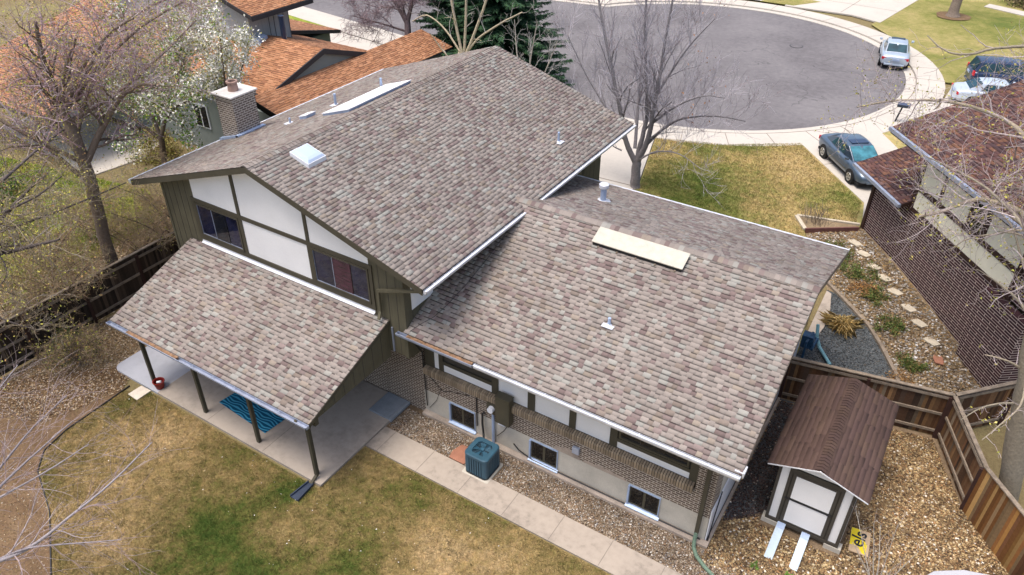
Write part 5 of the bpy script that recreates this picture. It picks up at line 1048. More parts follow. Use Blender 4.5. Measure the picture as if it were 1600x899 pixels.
# ------------------------------------------------------------------ cars: x forward, y left
def car(name, label, loc, heading, paint, kind='sedan', sunroof=True, glass='car_glass', group='cars parked around the turning circle'):
    t = thing(name, label, 'car' if kind != 'suv' else 'suv', loc, math.atan2(heading[1], heading[0]), group)
    if kind == 'sedan':
        ST = [(-2.32, .60, .42, .70, .80), (-2.24, .80, .30, .86, .92), (-1.95, .86, .24, .93, .98), (-1.35, .89, .22, .94, .99), (-.6, .90, .20, .93, .97), (.3, .90, .20, .92, .96), (1.0, .89, .21, .90, .94), (1.5, .87, .22, .84, .90), (2.0, .83, .24, .74, .80), (2.24, .72, .30, .62, .68), (2.34, .50, .40, .52, .54)]
        cab = dict(rb=-1.72, rt=-.98, ft=.28, fb=1.12, zb=.94, zt=1.43, wb=.80, wt=.60, zrb=.98, zfb=.93)
        wx = (-1.38, 1.40); wr = .32
    else:
        ST = [(-2.38, .74, .45, .95, 1.02), (-2.30, .88, .34, 1.06, 1.08), (-1.8, .93, .30, 1.10, 1.12), (-1.0, .95, .28, 1.10, 1.12), (.3, .95, .28, 1.08, 1.10), (1.1, .94, .28, 1.06, 1.10), (1.6, .92, .30, 1.02, 1.07), (2.1, .88, .32, .92, .98), (2.34, .74, .40, .78, .84)]
        cab = dict(rb=-2.30, rt=-2.02, ft=.35, fb=1.15, zb=1.08, zt=1.70, wb=.86, wt=.70, zrb=1.06, zfb=1.10)
        wx = (-1.42, 1.42); wr = .37
    m = MB(); K = 9
    for x, w_, zl_, zb, zc in ST:
        h = zb-zl_; pr = [(w_*.86, zl_), (w_*.97, zl_+h*.16), (w_, zl_+h*.45), (w_*.985, zl_+h*.78), (w_*.92, zb), (w_*.62, zc-.005), (0, zc)]
        full = [(y, z) for y, z in pr]+[(-y, z) for y, z in pr[-2::-1]]
        m.v += [(x, y, z) for y, z in full]
    K = 13
    for i in range(len(ST)-1):
        for k in range(K-1): m.f.append((i*K+k, (i+1)*K+k, (i+1)*K+k+1, i*K+k+1)); m.c.append(m.col)
        m.f.append((i*K+K-1, (i+1)*K+K-1, (i+1)*K, i*K)); m.c.append(m.col)
    m.f.append(tuple(range(K))); m.c.append(m.col); m.f.append(tuple((len(ST)-1)*K+k for k in range(K))[::-1]); m.c.append(m.col)
    body = m.build('body', paint, t, smooth=True); sb_ = body.modifiers.new('s', 'SUBSURF'); sb_.levels = 1; sb_.render_levels = 2
    c = cab; m = MB(); zin = c['zb']-.12
    # cabin shell with bowed roof: rows of (x, y, z)
    rows = []
    nx = 6
    top = [(c['rt']+(c['ft']-c['rt'])*i/nx) for i in range(nx+1)]
    def crown(x): q = (x-c['rt'])/(c['ft']-c['rt']); return c['zt']-.05+.05*math.sin(math.pi*min(max(q, 0), 1))
    for x in [c['rb']]+top+[c['fb']]:
        if x in (c['rb'], c['fb']): z = (c['zrb'] if x == c['rb'] else c['zfb'])-.04; rows.append([(x, c['wb']*.86, z), (x, c['wb']*.80, z+.005), (x, .35, z+.02), (x, 0, z+.025), (x, -.35, z+.02), (x, -c['wb']*.80, z+.005), (x, -c['wb']*.86, z)])
        else: z = crown(x); rows.append([(x, c['wb'], zin), (x, c['wt'], z-.045), (x, c['wt']*.62, z), (x, 0, z+.015), (x, -c['wt']*.62, z), (x, -c['wt'], z-.045), (x, -c['wb'], zin)])
    for r_ in rows: m.v += r_
    for i in range(len(rows)-1):
        for k in range(6): m.f.append((i*7+k, (i+1)*7+k, (i+1)*7+k+1, i*7+k+1)); m.c.append(m.col)
    m.build('roof', paint, t, smooth=False, bevel=.025)
    def lerp(a, b, f): return tuple(a[i]*(1-f)+b[i]*f for i in range(3))
    def pane(P4, name, off, mat=glass, parent=t):
        P4 = [Vector(p) for p in P4]; n_ = (P4[1]-P4[0]).cross(P4[2]-P4[0]).normalized(); ce = sum(P4, Vector())/len(P4)
        if n_.dot(ce-Vector((-.3, 0, .7))) < 0: n_ = -n_
        m = MB(); m.prism([p+n_*off for p in P4], n_*.008); return m.build(name, mat, parent)
    # windscreen, rear window
    a, b = rows[-1][1], rows[-2][1]; P_ = [lerp(a, b, .06), lerp(a, b, .93)]; Q_ = [(p[0], -p[1], p[2]) for p in P_]; mid = lambda p: (p[0]+.0, 0, p[2])
    pane([(P_[0][0], P_[0][1]*.97, P_[0][2]), (P_[1][0], P_[1][1]*.94, P_[1][2]+.02), (Q_[1][0], Q_[1][1]*.94, Q_[1][2]+.02), (Q_[0][0], Q_[0][1]*.97, Q_[0][2])], 'windscreen', .022, 'car_glass_bright' if glass == 'car_glass_bright' or kind == 'sedan' and paint == 'paint_slate' else glass)
    a, b = rows[0][1], rows[1][1]; P_ = [lerp(a, b, .12), lerp(a, b, .92)]
    pane([(P_[0][0], P_[0][1]*.95, P_[0][2]), (P_[1][0], P_[1][1]*.92, P_[1][2]+.02), (P_[1][0], -P_[1][1]*.92, P_[1][2]+.02), (P_[0][0], -P_[0][1]*.95, P_[0][2])], 'rear_window', .022)
    for s_ in (1, -1):
        x0, x1 = c['rt'], c['ft']; zt = c['zt']-.12; zb_ = c['zb']+.015
        def pt(x, z): f = (z-zin)/(c['zt']-.05-.045-zin); return (x, s_*(c['wb']*(1-f)+c['wt']*f), z)
        xm = (x0+x1)/2+.1
        pane([pt(x0-.05, zb_+.03), pt(x0+.18, zt), pt(xm-.04, zt), pt(xm-.04, zb_)], 'side_window', .008); pane([pt(xm+.04, zb_), pt(xm+.04, zt), pt(x1-.02, zt-.01), pt(x1+.0, zb_)], 'side_window', .008)
        # front quarter between roof pillar and bonnet
        m = MB(); m.add([pt(x1, zin), pt(x1, zt+.04), (c['fb'], s_*c['wb']*.86, c['zfb']-.04)], [(0, 1, 2)]); m.add([pt(x0, zin), pt(x0, zt+.04), (c['rb'], s_*c['wb']*.86, c['zrb']-.04)], [(0, 1, 2)]); m.build('pillar', paint, t)
        m = MB(); m.prism([(.95, s_*.90, c['zb']+.02), (1.08, s_*.90, c['zb']+.04), (1.04, s_*1.06, c['zb']+.06), (.92, s_*1.06, c['zb']+.04)], (0, 0, .12)); m.build('mirror', paint, t, bevel=.02)
        W = ST[3][1]
        for x in wx:
            m = MB(); m.tube([(x, s_*(W-.22), wr), (x, s_*(W+.012), wr)], wr*1.14, 24); m.build('wheel_arch', 'tyre', t)
            m = MB(); m.tube([(x, s_*(W-.2), wr), (x, s_*(W+.0), wr), (x, s_*(W+.025), wr)], [wr, wr, wr*.92], 28); tw_ = m.build('wheel', 'tyre', t)
            m = MB(); m.tube([(x, s_*(W+.0), wr), (x, s_*(W+.032), wr)], [wr*.66, wr*.62], 24); m.build('rim', 'rim', tw_)
            m = MB()
            for k in range(5):
                aa = R(72*k+36); m.tube([(x+wr*.38*math.cos(aa), s_*(W+.03), wr+wr*.38*math.sin(aa)), (x+wr*.38*math.cos(aa), s_*(W+.035), wr+wr*.38*math.sin(aa))], wr*.12, 8)
            m.build('rim_slot', 'tyre', tw_)
        xr = ST[1][0]; zz = ST[1][3]
        m = MB(); m.prism([(xr-.045, s_*.46, zz-.07), (xr-.045, s_*.78, zz-.05), (xr-.02, s_*.79, zz-.21), (xr-.06, s_*.46, zz-.20)] if kind == 'sedan' else [(xr-.03, s_*.66, zz+.05), (xr-.02, s_*.88, zz+.06), (xr-.03, s_*.90, zz-.22), (xr-.05, s_*.70, zz-.18)], (.09, s_*.035, 0)); m.build('tail_lamp', 'lamp_red', t, bevel=.012)
        xf = ST[-2][0]; m = MB(); m.prism([(xf-.02, s_*.44, .62), (xf-.30, s_*.76, .66), (xf-.30, s_*.80, .52), (xf-.0, s_*.46, .48)], (.05, 0, .02)); m.build('headlamp', 'lamp_clear', t, bevel=.012)
        m = MB(); m.bar((wx[0]+.5, s_*(ST[3][1]+.012), .55), (wx[1]-.5, s_*(ST[3][1]+.012), .55), .012, .035); m.build('side_moulding', paint, t)
        m = MB(); m.box((-.1, s_*(ST[4][1]-.005), .78), (.06, s_*(ST[4][1]+.02), .81)); m.box((-1.0, s_*(ST[4][1]-.005), .79), (-.86, s_*(ST[4][1]+.02), .82)); m.build('door_handle', paint, t)
    if sunroof: m = MB(); z = c['zt']+.0; m.box((-.22 if kind == 'sedan' else -.6, -.42, z-.03), (.20, .42, z+.012)); m.build('sunroof', 'paint_navy' if paint == 'paint_slate' else 'pane_dark', t)
    m = MB(); m.box((ST[0][0]+.0, -.26, .62 if kind == 'sedan' else .80), (ST[0][0]-.03, .26, .75 if kind == 'sedan' else .93)); m.build('number_plate', 'pipe_grey', t)
    m = MB(); m.box((ST[0][0]-.01, -.60, .30), (ST[0][0]+.1, .60, .42)); m.box((ST[-1][0]-.1, -.5, .32), (ST[-1][0]+.005, .5, .44)); m.build('bumper', paint, t, bevel=.03)
    m = MB(); m.box((-2.1, -.78, .16), (2.1, .78, .30)); m.build('underbody', 'tyre', t)
    return t
gz_ = 1.0+.155
car('parked_car', 'slate blue sedan with sunroof on the driveway beside the front lawn', (-3.98, 37.62, gz_), (.62, -.785), 'paint_slate')
car('parked_car', 'silver white sedan parked at the kerb of the turning circle, seen from behind', (-5.35, 56.6, 1.03), (-.16, .985), 'paint_white', sunroof=True)
car('parked_car', 'dark blue suv standing on the driveway at the right edge', (1.55, 54.3, gz_), (.96, .28), 'paint_navy', 'suv', False)
car('parked_car', 'silver car behind the bare branches above the brown roof, right', (1.1, 50.8, gz_), (.96, .28), 'paint_silver', sunroof=False)
car('parked_car', 'dark car on the far driveway cut off by the top edge of the photo', (-12.0, 73.6, gz_), (-.2, .98), 'paint_black', sunroof=False)
# letter box
O = (-3.2, 45.2, 1.15); t = thing('mailbox', 'dark letter box on a leaning post by the sidewalk above the brown roof', 'mailbox', O)
m = MB(O); m.tube([(-3.25, 45.1, 1.15), (-3.1, 45.3, 2.0)], .045, 8); m.build('post', 'edging_black', t)
m = MB(O); m.prism([(-3.35, 45.0, 1.98), (-3.35, 45.3, 1.98), (-3.35, 45.32, 2.14), (-3.35, 45.15, 2.24), (-3.35, 44.98, 2.14)], (.62, .1, 0)); m.build('box', 'paint_navy', t, bevel=.02)
m = MB(O); m.box((-3.37, 45.02, 2.0), (-3.35, 45.28, 2.18)); m.build('flap', 'edging_black', t)
for x, y, l_ in ((-16.6, 67.6, 'left of the two small dark bins by the far sidewalk'), (-16.1, 67.5, 'right of the two small dark bins by the far sidewalk')):
    O = (x, y, 1.15); t = thing('waste_bin', l_, 'bin', O); m = MB(O); m.prism([(x-.14, y-.16, 1.15), (x+.14, y-.16, 1.15), (x+.18, y-.2, 1.75), (x-.18, y-.2, 1.75)], (0, .38, 0)); m.build('bin_body', 'edging_black', t)
    m = MB(O); m.box((x-.2, y-.22, 1.76), (x+.2, y+.22, 1.82)); m.build('lid', 'edging_black', t)
# ------------------------------------------------------------------ trees
class Tree:
    """tapered tubes grown from given limbs; every level spawns thinner side shoots"""
    def __init__(s, seed, pal_bark, pal_twig): s.r = random.Random(seed); s.V = []; s.F = []; s.C = []; s.nv = 0; s.tips = []; s.pb = pal_bark; s.pt = pal_twig
    def tube(s, P_, rad, n, col):
        P_ = np.array(P_, float); k = len(P_); d = np.gradient(P_, axis=0); d /= np.linalg.norm(d, axis=1)[:, None]+1e-9
        ref = np.array([0, 0, 1.]) if abs(d[0][2]) < .8 else np.array([1., 0, 0]); a = np.cross(d, ref); a /= np.linalg.norm(a, axis=1)[:, None]+1e-9; b = np.cross(d, a)
        th = np.arange(n)*2*math.pi/n; rad = np.asarray(rad)
        v = P_[:, None]+(a[:, None]*np.cos(th)[None, :, None]+b[:, None]*np.sin(th)[None, :, None])*rad[:, None, None]
        s.V.append(v.reshape(-1, 3)); i = np.arange(k-1)[:, None]*n; j = np.arange(n)[None]; j2 = (j+1) % n
        f = np.stack([i+j, i+j2, i+n+j2, i+n+j], 2).reshape(-1, 4)+s.nv; s.F.append(f); s.C.append(np.tile(col, (len(f), 1))); s.nv += k*n
    def limb(s, pts, r0, r1, level, n=None, sub=True, **kw):
        """smooth polyline through pts"""
        P_ = [np.array(p, float) for p in pts]; fine_ = []
        for i in range(len(P_)-1):
            p0 = P_[max(i-1, 0)]; p1 = P_[i]; p2 = P_[i+1]; p3 = P_[min(i+2, len(P_)-1)]
            for k in range(4): t = k/4; fine_.append(.5*((2*p1)+(-p0+p2)*t+(2*p0-5*p1+4*p2-p3)*t*t+(-p0+3*p1-3*p2+p3)*t**3))
        fine_.append(P_[-1]); L = np.array(fine_); L[1:-1] += np.array([[s.r.gauss(0, .07*r0) for _ in range(3)] for _ in range(len(L)-2)])
        m = len(L); rad = np.linspace(0, 1, m)**.9*(r1-r0)+r0
        if level == 0: rad[0] *= 1.35
        s.tube(L, rad, n or 9, s.pb[s.r.randrange(len(s.pb))]); 
        if sub: s.shoots(L, rad, **kw)
        return L, rad
    def shoots(s, L, rad, dens=2.2, length=1.6, depth=2, up=.25, ang=(35, 70), start=.15, shrink=.55, grav=0.0, wig=.16, minr=.004, ratio=.42, out=None):
        seg = np.linalg.norm(np.diff(L, axis=0), axis=1); tot = seg.sum(); n = max(1, int(tot*dens)); cum = np.r_[0, np.cumsum(seg)]
        for k in range(n):
            t = start+(1-start)*(k+s.r.random())/n; x = t*tot; i = min(int(np.searchsorted(cum, x))-1, len(L)-2); i = max(i, 0); f = (x-cum[i])/max(seg[i], 1e-6)
            p = L[i]*(1-f)+L[i+1]*f; r0 = min((rad[i]*(1-f)+rad[i+1]*f)*ratio, .06*length+.004); r0 = max(r0, minr)
            d = (L[i+1]-L[i])/max(seg[i], 1e-6); q = np.array([s.r.gauss(0, 1) for _ in range(3)]); q -= d*(q@d); q /= np.linalg.norm(q)+1e-9
            a = R(s.r.uniform(*ang)); dd = d*math.cos(a)+q*math.sin(a); dd[2] += up
            if out is not None: dd += out
            dd /= np.linalg.norm(dd); ln = length*s.r.uniform(.45, 1.2)*(1-.35*t); m = 4 if depth == 0 else 6
            pts = [p]; cd = dd.copy()
            for j in range(m-1):
                cd = cd+np.array([s.r.gauss(0, wig) for _ in range(3)])+np.array([0, 0, up*.12-grav*(j/m)]); cd /= np.linalg.norm(cd); pts.append(pts[-1]+cd*ln/(m-1))
            pts = np.array(pts); rr_ = np.linspace(r0, max(r0*.35, minr*.55), m)
            col = s.pt[s.r.randrange(len(s.pt))] if r0 < .03 else s.pb[s.r.randrange(len(s.pb))]
            s.tube(pts, rr_, 3 if r0 < .014 else 5, col)
            if depth > 0: s.shoots(pts, rr_, dens=dens*1.5, length=length*shrink, depth=depth-1, up=up, ang=ang, start=.15, shrink=shrink, grav=grav, wig=wig*1.15, minr=minr*.85, ratio=.6)
            if depth <= 1: s.tips += [tuple(q_) for q_ in pts[1:]]
    def build(s, name, parent, off, mat='bark_attr', kind=None):
        V_ = np.concatenate(s.V); F_ = np.concatenate(s.F); C_ = np.concatenate(s.C)*np.array([s.r.uniform(.95, 1.05)])
        return npmesh(name, V_, F_.ravel(), 4, mat, parent, C_, smooth=True, off=off)
def tree(label, base, seed, pb, pt, limbs, cat='tree', leafset=None, name='bare_tree', trunk_n=1, group=None):
    """limbs: (points, r0, r1, kwargs); the first trunk_n are the trunk part, the others the crown part"""
    t = thing(name, label, cat, base, group=group)
    a = Tree(seed, pb, pt); b = Tree(seed+1, pb, pt)
    for i, (pts, r0, r1, kw) in enumerate(limbs):
        kw = dict(kw)
        if i < trunk_n:
            L, rad = a.limb(pts, r0, r1, 0, n=14, sub=False)
            if kw.get('dens'): b.shoots(L, rad, **kw)
        else: b.limb(pts, r0, r1, 1, n=8, **kw)
    a.build('trunk', t, base)
    if b.V: b.build('crown', t, base)
    T = np.array(b.tips) if b.tips else np.zeros((0, 3))
    for (nm_, cnt, size, pal, wts, spread, box) in (leafset or ()):
        Q = T
        if box is not None: Q = T[(T[:, 0] > box[0]) & (T[:, 0] < box[1]) & (T[:, 1] > box[2]) & (T[:, 1] < box[3]) & (T[:, 2] > box[4])]
        if len(Q) == 0: continue
        S_ = Q[nr.integers(0, len(Q), cnt)]+nr.normal(0, spread, (cnt, 3)); leaves(nm_, S_[:, 0], S_[:, 1], S_[:, 2], size, pal, wts, parent=t, off=base, flatness=1)
    return t
GREYB = [(.21, .195, .20), (.27, .25, .26), (.15, .14, .145)]; GREYT = [(.46, .43, .47), (.58, .55, .60), (.38, .35, .38), (.26, .22, .23)]
BRB = [(.145, .11, .085), (.18, .14, .11), (.11, .085, .065)]; PURT = [(.36, .25, .28), (.45, .34, .37), (.26, .17, .18), (.52, .44, .44)]
PALEB = [(.30, .27, .23), (.36, .33, .28)]; PALET = [(.42, .37, .34), (.50, .45, .42), (.34, .29, .27)]
YB = [(.40, .36, .08), (.32, .33, .06), (.48, .40, .14)]
# street tree in front of the house, many stems
c = (-12.1, 30.2, 1.0)
kw = dict(dens=2.8, length=2.1, depth=2, up=.38, ang=(25, 58), minr=.0072, wig=.12, shrink=.62)
tree('tall bare grey tree with many upright stems beside the turning circle', c, 21, GREYB, GREYT, [
    ([(-12.1, 30.2, 1.0), (-12.12, 30.2, 1.7), (-12.15, 30.2, 2.4)], .24, .20, {}),
    ([(-12.15, 30.2, 2.2), (-12.7, 30.0, 3.4), (-13.1, 29.9, 4.9), (-13.7, 29.9, 6.7), (-14.4, 30.1, 8.6), (-14.8, 30.2, 10.0)], .14, .035, kw),
    ([(-12.15, 30.2, 2.3), (-12.1, 30.3, 3.2), (-12.0, 30.5, 4.7), (-12.3, 30.6, 6.3), (-12.6, 30.6, 8.5), (-12.7, 30.7, 10.5)], .14, .035, kw),
    ([(-12.1, 30.2, 2.4), (-11.7, 30.1, 3.6), (-11.5, 29.9, 4.9), (-11.4, 29.8, 6.4), (-11.3, 29.8, 8.4), (-11.2, 29.9, 10.4)], .15, .035, kw),
    ([(-12.3, 30.2, 3.0), (-12.6, 30.8, 4.6), (-12.9, 31.4, 6.6), (-13.1, 31.8, 8.8)], .09, .025, kw),
    ([(-11.7, 30.1, 3.4), (-11.0, 30.2, 4.3), (-10.2, 30.3, 4.9), (-8.8, 30.5, 5.2), (-7.7, 30.6, 5.2)], .07, .018, kw),
    ([(-11.5, 30.0, 4.5), (-10.5, 29.9, 5.5), (-9.4, 29.8, 6.2), (-8.5, 29.8, 6.3)], .06, .016, kw),
    ([(-11.4, 29.9, 5.9), (-10.4, 29.9, 7.9), (-9.4, 29.8, 9.3)], .06, .018, kw),
    ([(-12.7, 30.0, 3.6), (-13.7, 30.0, 4.6), (-14.9, 30.1, 5.9), (-16.0, 30.2, 7.5)], .07, .018, kw),
    ([(-12.8, 29.9, 2.9), (-13.3, 29.8, 3.1), (-14.0, 29.7, 3.7)], .04, .012, kw),
    ([(-11.95, 30.1, 2.6), (-11.2, 30.0, 3.2), (-10.1, 29.9, 3.4), (-9.0, 29.8, 3.0)], .05, .012, kw)],
    leafset=[('dead_leaves', 60, (.04, .07), [(.40, .20, .10)], [1], .12, (-10.2, -9, 20, 40, 3.5)), ('bud', 1500, (.018, .03), [(.22, .12, .12), (.14, .09, .09)], [1, 1], .03, None)])
# big tree at the left
b_ = (-25.95, 12.7, 0)
kw = dict(dens=3.0, length=2.1, depth=2, up=.10, ang=(30, 80), minr=.0078, wig=.22, shrink=.62, grav=.05)
tree('large brown trunked tree with purplish twigs filling the upper left corner', b_, 31, BRB, PURT, [
    ([(-25.95, 12.7, 0), (-25.75, 12.6, 2.5), (-25.4, 12.6, 4.6), (-25.1, 12.5, 6.4), (-25.2, 12.5, 7.6)], .23, .19, {}),
    ([(-25.2, 12.5, 7.4), (-25.35, 12.5, 8.6), (-25.4, 12.5, 9.8), (-25.3, 12.6, 10.8)], .16, .05, kw),
    ([(-25.15, 12.5, 7.2), (-25.0, 12.4, 8.2), (-24.5, 12.5, 9.3), (-23.9, 12.9, 10.4)], .14, .04, kw),
    ([(-25.3, 12.5, 6.6), (-26.2, 12.6, 7.1), (-27.4, 12.9, 7.7), (-29.0, 13.2, 8.2)], .13, .04, kw),
    ([(-25.6, 12.6, 5.2), (-27.0, 12.6, 5.9), (-28.8, 12.9, 6.1), (-30.6, 13.3, 6.2)], .09, .025, kw),
    ([(-25.4, 12.6, 6.0), (-26.6, 11.6, 7.2), (-28.2, 11.0, 8.2), (-29.8, 10.6, 9.0)], .09, .025, kw),
    ([(-25.3, 12.5, 7.1), (-26.4, 12.9, 8.0), (-27.9, 13.5, 8.9), (-29.4, 14.0, 9.3)], .11, .035, kw),
    ([(-25.1, 12.5, 6.0), (-24.6, 13.2, 7.2), (-23.8, 13.7, 8.3), (-23.0, 14.0, 8.8), (-22.3, 14.1, 8.9)], .13, .035, kw),
    ([(-24.8, 12.5, 8.4), (-23.9, 13.2, 9.6), (-22.9, 13.4, 10.6), (-21.7, 13.6, 11.2)], .08, .025, kw),
    ([(-25.2, 12.6, 8.0), (-24.6, 13.8, 9.2), (-24.0, 15.2, 10.2), (-23.4, 16.6, 10.8)], .09, .028, kw),
    ([(-25.3, 12.6, 8.2), (-25.8, 14.5, 9.4), (-26.3, 16.8, 10.0), (-26.6, 19.0, 10.2)], .09, .028, kw),
    ([(-25.3, 12.6, 6.9), (-26.3, 14.0, 7.8), (-27.6, 16.0, 8.3), (-28.6, 18.5, 8.6)], .09, .028, kw),
    ([(-25.1, 12.5, 7.6), (-24.6, 14.2, 8.2), (-24.8, 16.5, 9.0), (-25.6, 18.5, 9.4)], .08, .025, kw)],
    leafset=[('bud', 14000, (.022, .045), YB+[(.42, .25, .14)], [3, 3, 2, 2], .12, None)])
# young tree with white blossom
b_ = (-32.6, 20.0, 0)
kw = dict(dens=2.4, length=1.9, depth=2, up=.25, ang=(30, 70), minr=.008, wig=.18)
tree('tree with white blossom and fresh green leaves beside the chimney', b_, 41, BRB, [(.14, .10, .08), (.18, .13, .10)], [
    ([(-32.6, 20.0, 0), (-32.5, 20.0, 1.6), (-32.2, 20.0, 2.8)], .17, .13, {}),
    ([(-32.2, 20.0, 2.7), (-31.3, 20.2, 4.4), (-30.2, 20.4, 6.0), (-29.3, 20.6, 7.4)], .10, .03, kw),
    ([(-32.3, 20.0, 2.6), (-32.9, 20.1, 4.3), (-33.4, 20.3, 6.0), (-33.6, 20.5, 7.5)], .10, .03, kw),
    ([(-32.3, 20.0, 2.4), (-33.6, 19.6, 3.4), (-35.0, 19.2, 4.2), (-36.0, 18.9, 4.6)], .08, .025, kw),
    ([(-31.8, 20.1, 3.4), (-30.4, 19.7, 4.4), (-29.0, 19.4, 5.2), (-28.0, 19.2, 5.5)], .07, .02, kw),
    ([(-32.3, 20.0, 3.2), (-32.0, 21.0, 5.2), (-31.8, 22.0, 6.8), (-31.2, 22.8, 7.8)], .08, .025, kw)],
    leafset=[('blossom', 9000, (.04, .085), [(.80, .79, .74), (.70, .70, .62), (.62, .60, .50)], [4, 3, 2], .16, None), ('leaf', 8000, (.05, .09), [(.12, .24, .03), (.20, .32, .05), (.08, .16, .02), (.35, .32, .12)], [3, 3, 2, 2], .2, None)], name='flowering_tree')
kw = dict(dens=2.6, length=1.5, depth=2, up=.3, ang=(30, 70), minr=.008, wig=.18)
tree('second pale blossoming tree whose crown overlaps the orange roof above the chimney', (-27.0, 20.3, .0), 43, BRB, [(.20, .15, .11), (.26, .2, .15)], [
    ([(-27.0, 20.3, 0), (-27.1, 20.3, 2.5), (-27.2, 20.3, 5.0)], .12, .08, {}),
    ([(-27.2, 20.3, 4.8), (-27.0, 20.3, 6.8), (-26.8, 20.4, 8.6)], .07, .02, kw),
    ([(-27.2, 20.3, 4.6), (-28.2, 20.7, 6.6), (-29.2, 21.0, 8.0)], .07, .02, kw),
    ([(-27.2, 20.3, 4.6), (-26.6, 20.6, 6.2), (-26.0, 20.9, 7.6)], .06, .02, kw)],
    leafset=[('blossom', 7000, (.035, .075), [(.80, .79, .74), (.66, .66, .56)], [3, 2], .14, None), ('leaf', 3200, (.03, .06), [(.30, .34, .08), (.42, .38, .14)], [1, 1], .15, None)], name='flowering_tree')
# tree leaning in from the left edge
kw = dict(dens=3.4, length=1.9, depth=2, up=.12, ang=(30, 75), minr=.0065, wig=.22, grav=.03)
tree('dark limbed tree reaching in from the left edge above the green garden', (-27.6, 7.6, 0), 51, [(.09, .075, .07), (.13, .11, .11)], [(.24, .20, .14), (.30, .25, .16), (.36, .31, .26)], [
    ([(-27.6, 7.6, 0), (-27.0, 7.5, 2.4), (-25.8, 7.3, 4.3)], .28, .17, {}),
    ([(-25.8, 7.3, 4.2), (-24.6, 7.9, 4.8), (-23.6, 8.5, 5.1), (-22.6, 9.1, 5.4), (-21.8, 9.4, 5.7)], .13, .03, kw),
    ([(-25.8, 7.3, 4.2), (-25.1, 8.1, 5.1), (-24.7, 9.2, 5.6), (-24.9, 10.3, 6.0), (-25.0, 11.2, 6.3)], .12, .03, kw),
    ([(-25.1, 8.1, 5.1), (-23.9, 8.8, 6.1), (-23.3, 9.9, 6.5), (-23.3, 10.8, 6.8)], .06, .02, kw),
    ([(-25.8, 7.3, 4.2), (-26.4, 8.6, 5.6), (-27.0, 10.2, 6.6)], .09, .025, kw),
    ([(-25.1, 8.1, 5.1), (-24.2, 9.6, 5.4), (-23.6, 11.2, 5.6), (-23.4, 12.8, 5.7)], .06, .016, kw),
    ([(-26.0, 8.0, 5.2), (-25.6, 10.2, 6.4), (-25.6, 12.4, 7.2), (-25.9, 14.6, 7.4)], .07, .016, kw),
    ([(-25.8, 7.3, 4.2), (-24.4, 7.2, 4.0), (-23.0, 7.4, 3.6), (-21.9, 7.9, 3.2)], .06, .014, kw),
    ([(-25.8, 7.3, 4.0), (-24.6, 6.2, 4.0), (-22.9, 5.8, 3.8), (-21.2, 6.0, 3.6)], .06, .014, kw)],
    leafset=[('leaf', 5200, (.02, .045), YB+[(.34, .20, .08)], [3, 3, 2, 2], .2, None)])
# pale twigs lower left
kw = dict(dens=3.6, length=1.8, depth=1, up=.05, ang=(20, 60), minr=.0042, wig=.16, shrink=.6, grav=.06)
tree('bare tree with long pale twigs over the mulch bed, lower left corner', (-17.6, 2.6, 0), 61, [(.25, .225, .24), (.30, .275, .29)], [(.34, .27, .27), (.40, .34, .34), (.30, .22, .21)], [
    ([(-17.6, 2.6, 0), (-16.8, 2.5, 1.8), (-15.5, 2.3, 3.2)], .17, .10, {}),
    ([(-15.5, 2.3, 3.1), (-14.5, 2.6, 3.6), (-13.8, 3.1, 4.0), (-13.4, 3.9, 4.4), (-13.1, 4.9, 4.8), (-13.05, 5.9, 5.1)], .055, .012, kw),
    ([(-15.5, 2.3, 3.1), (-15.9, 3.3, 3.8), (-15.8, 4.4, 4.3), (-15.5, 5.5, 4.8)], .05, .012, kw),
    ([(-15.5, 2.3, 3.1), (-16.4, 3.4, 3.6), (-16.9, 4.8, 4.0), (-17.2, 6.2, 4.2)], .05, .012, kw),
    ([(-14.5, 2.6, 3.6), (-13.7, 3.1, 4.1), (-12.7, 3.6, 4.4), (-11.8, 4.1, 4.6)], .03, .008, kw),
    ([(-16.4, 3.4, 3.6), (-17.6, 4.0, 3.9), (-18.6, 4.9, 4.1), (-19.4, 6.2, 4.2)], .04, .01, kw),
    ([(-15.9, 3.3, 3.8), (-14.9, 4.3, 4.5), (-14.4, 5.2, 4.9)], .03, .008, kw)])
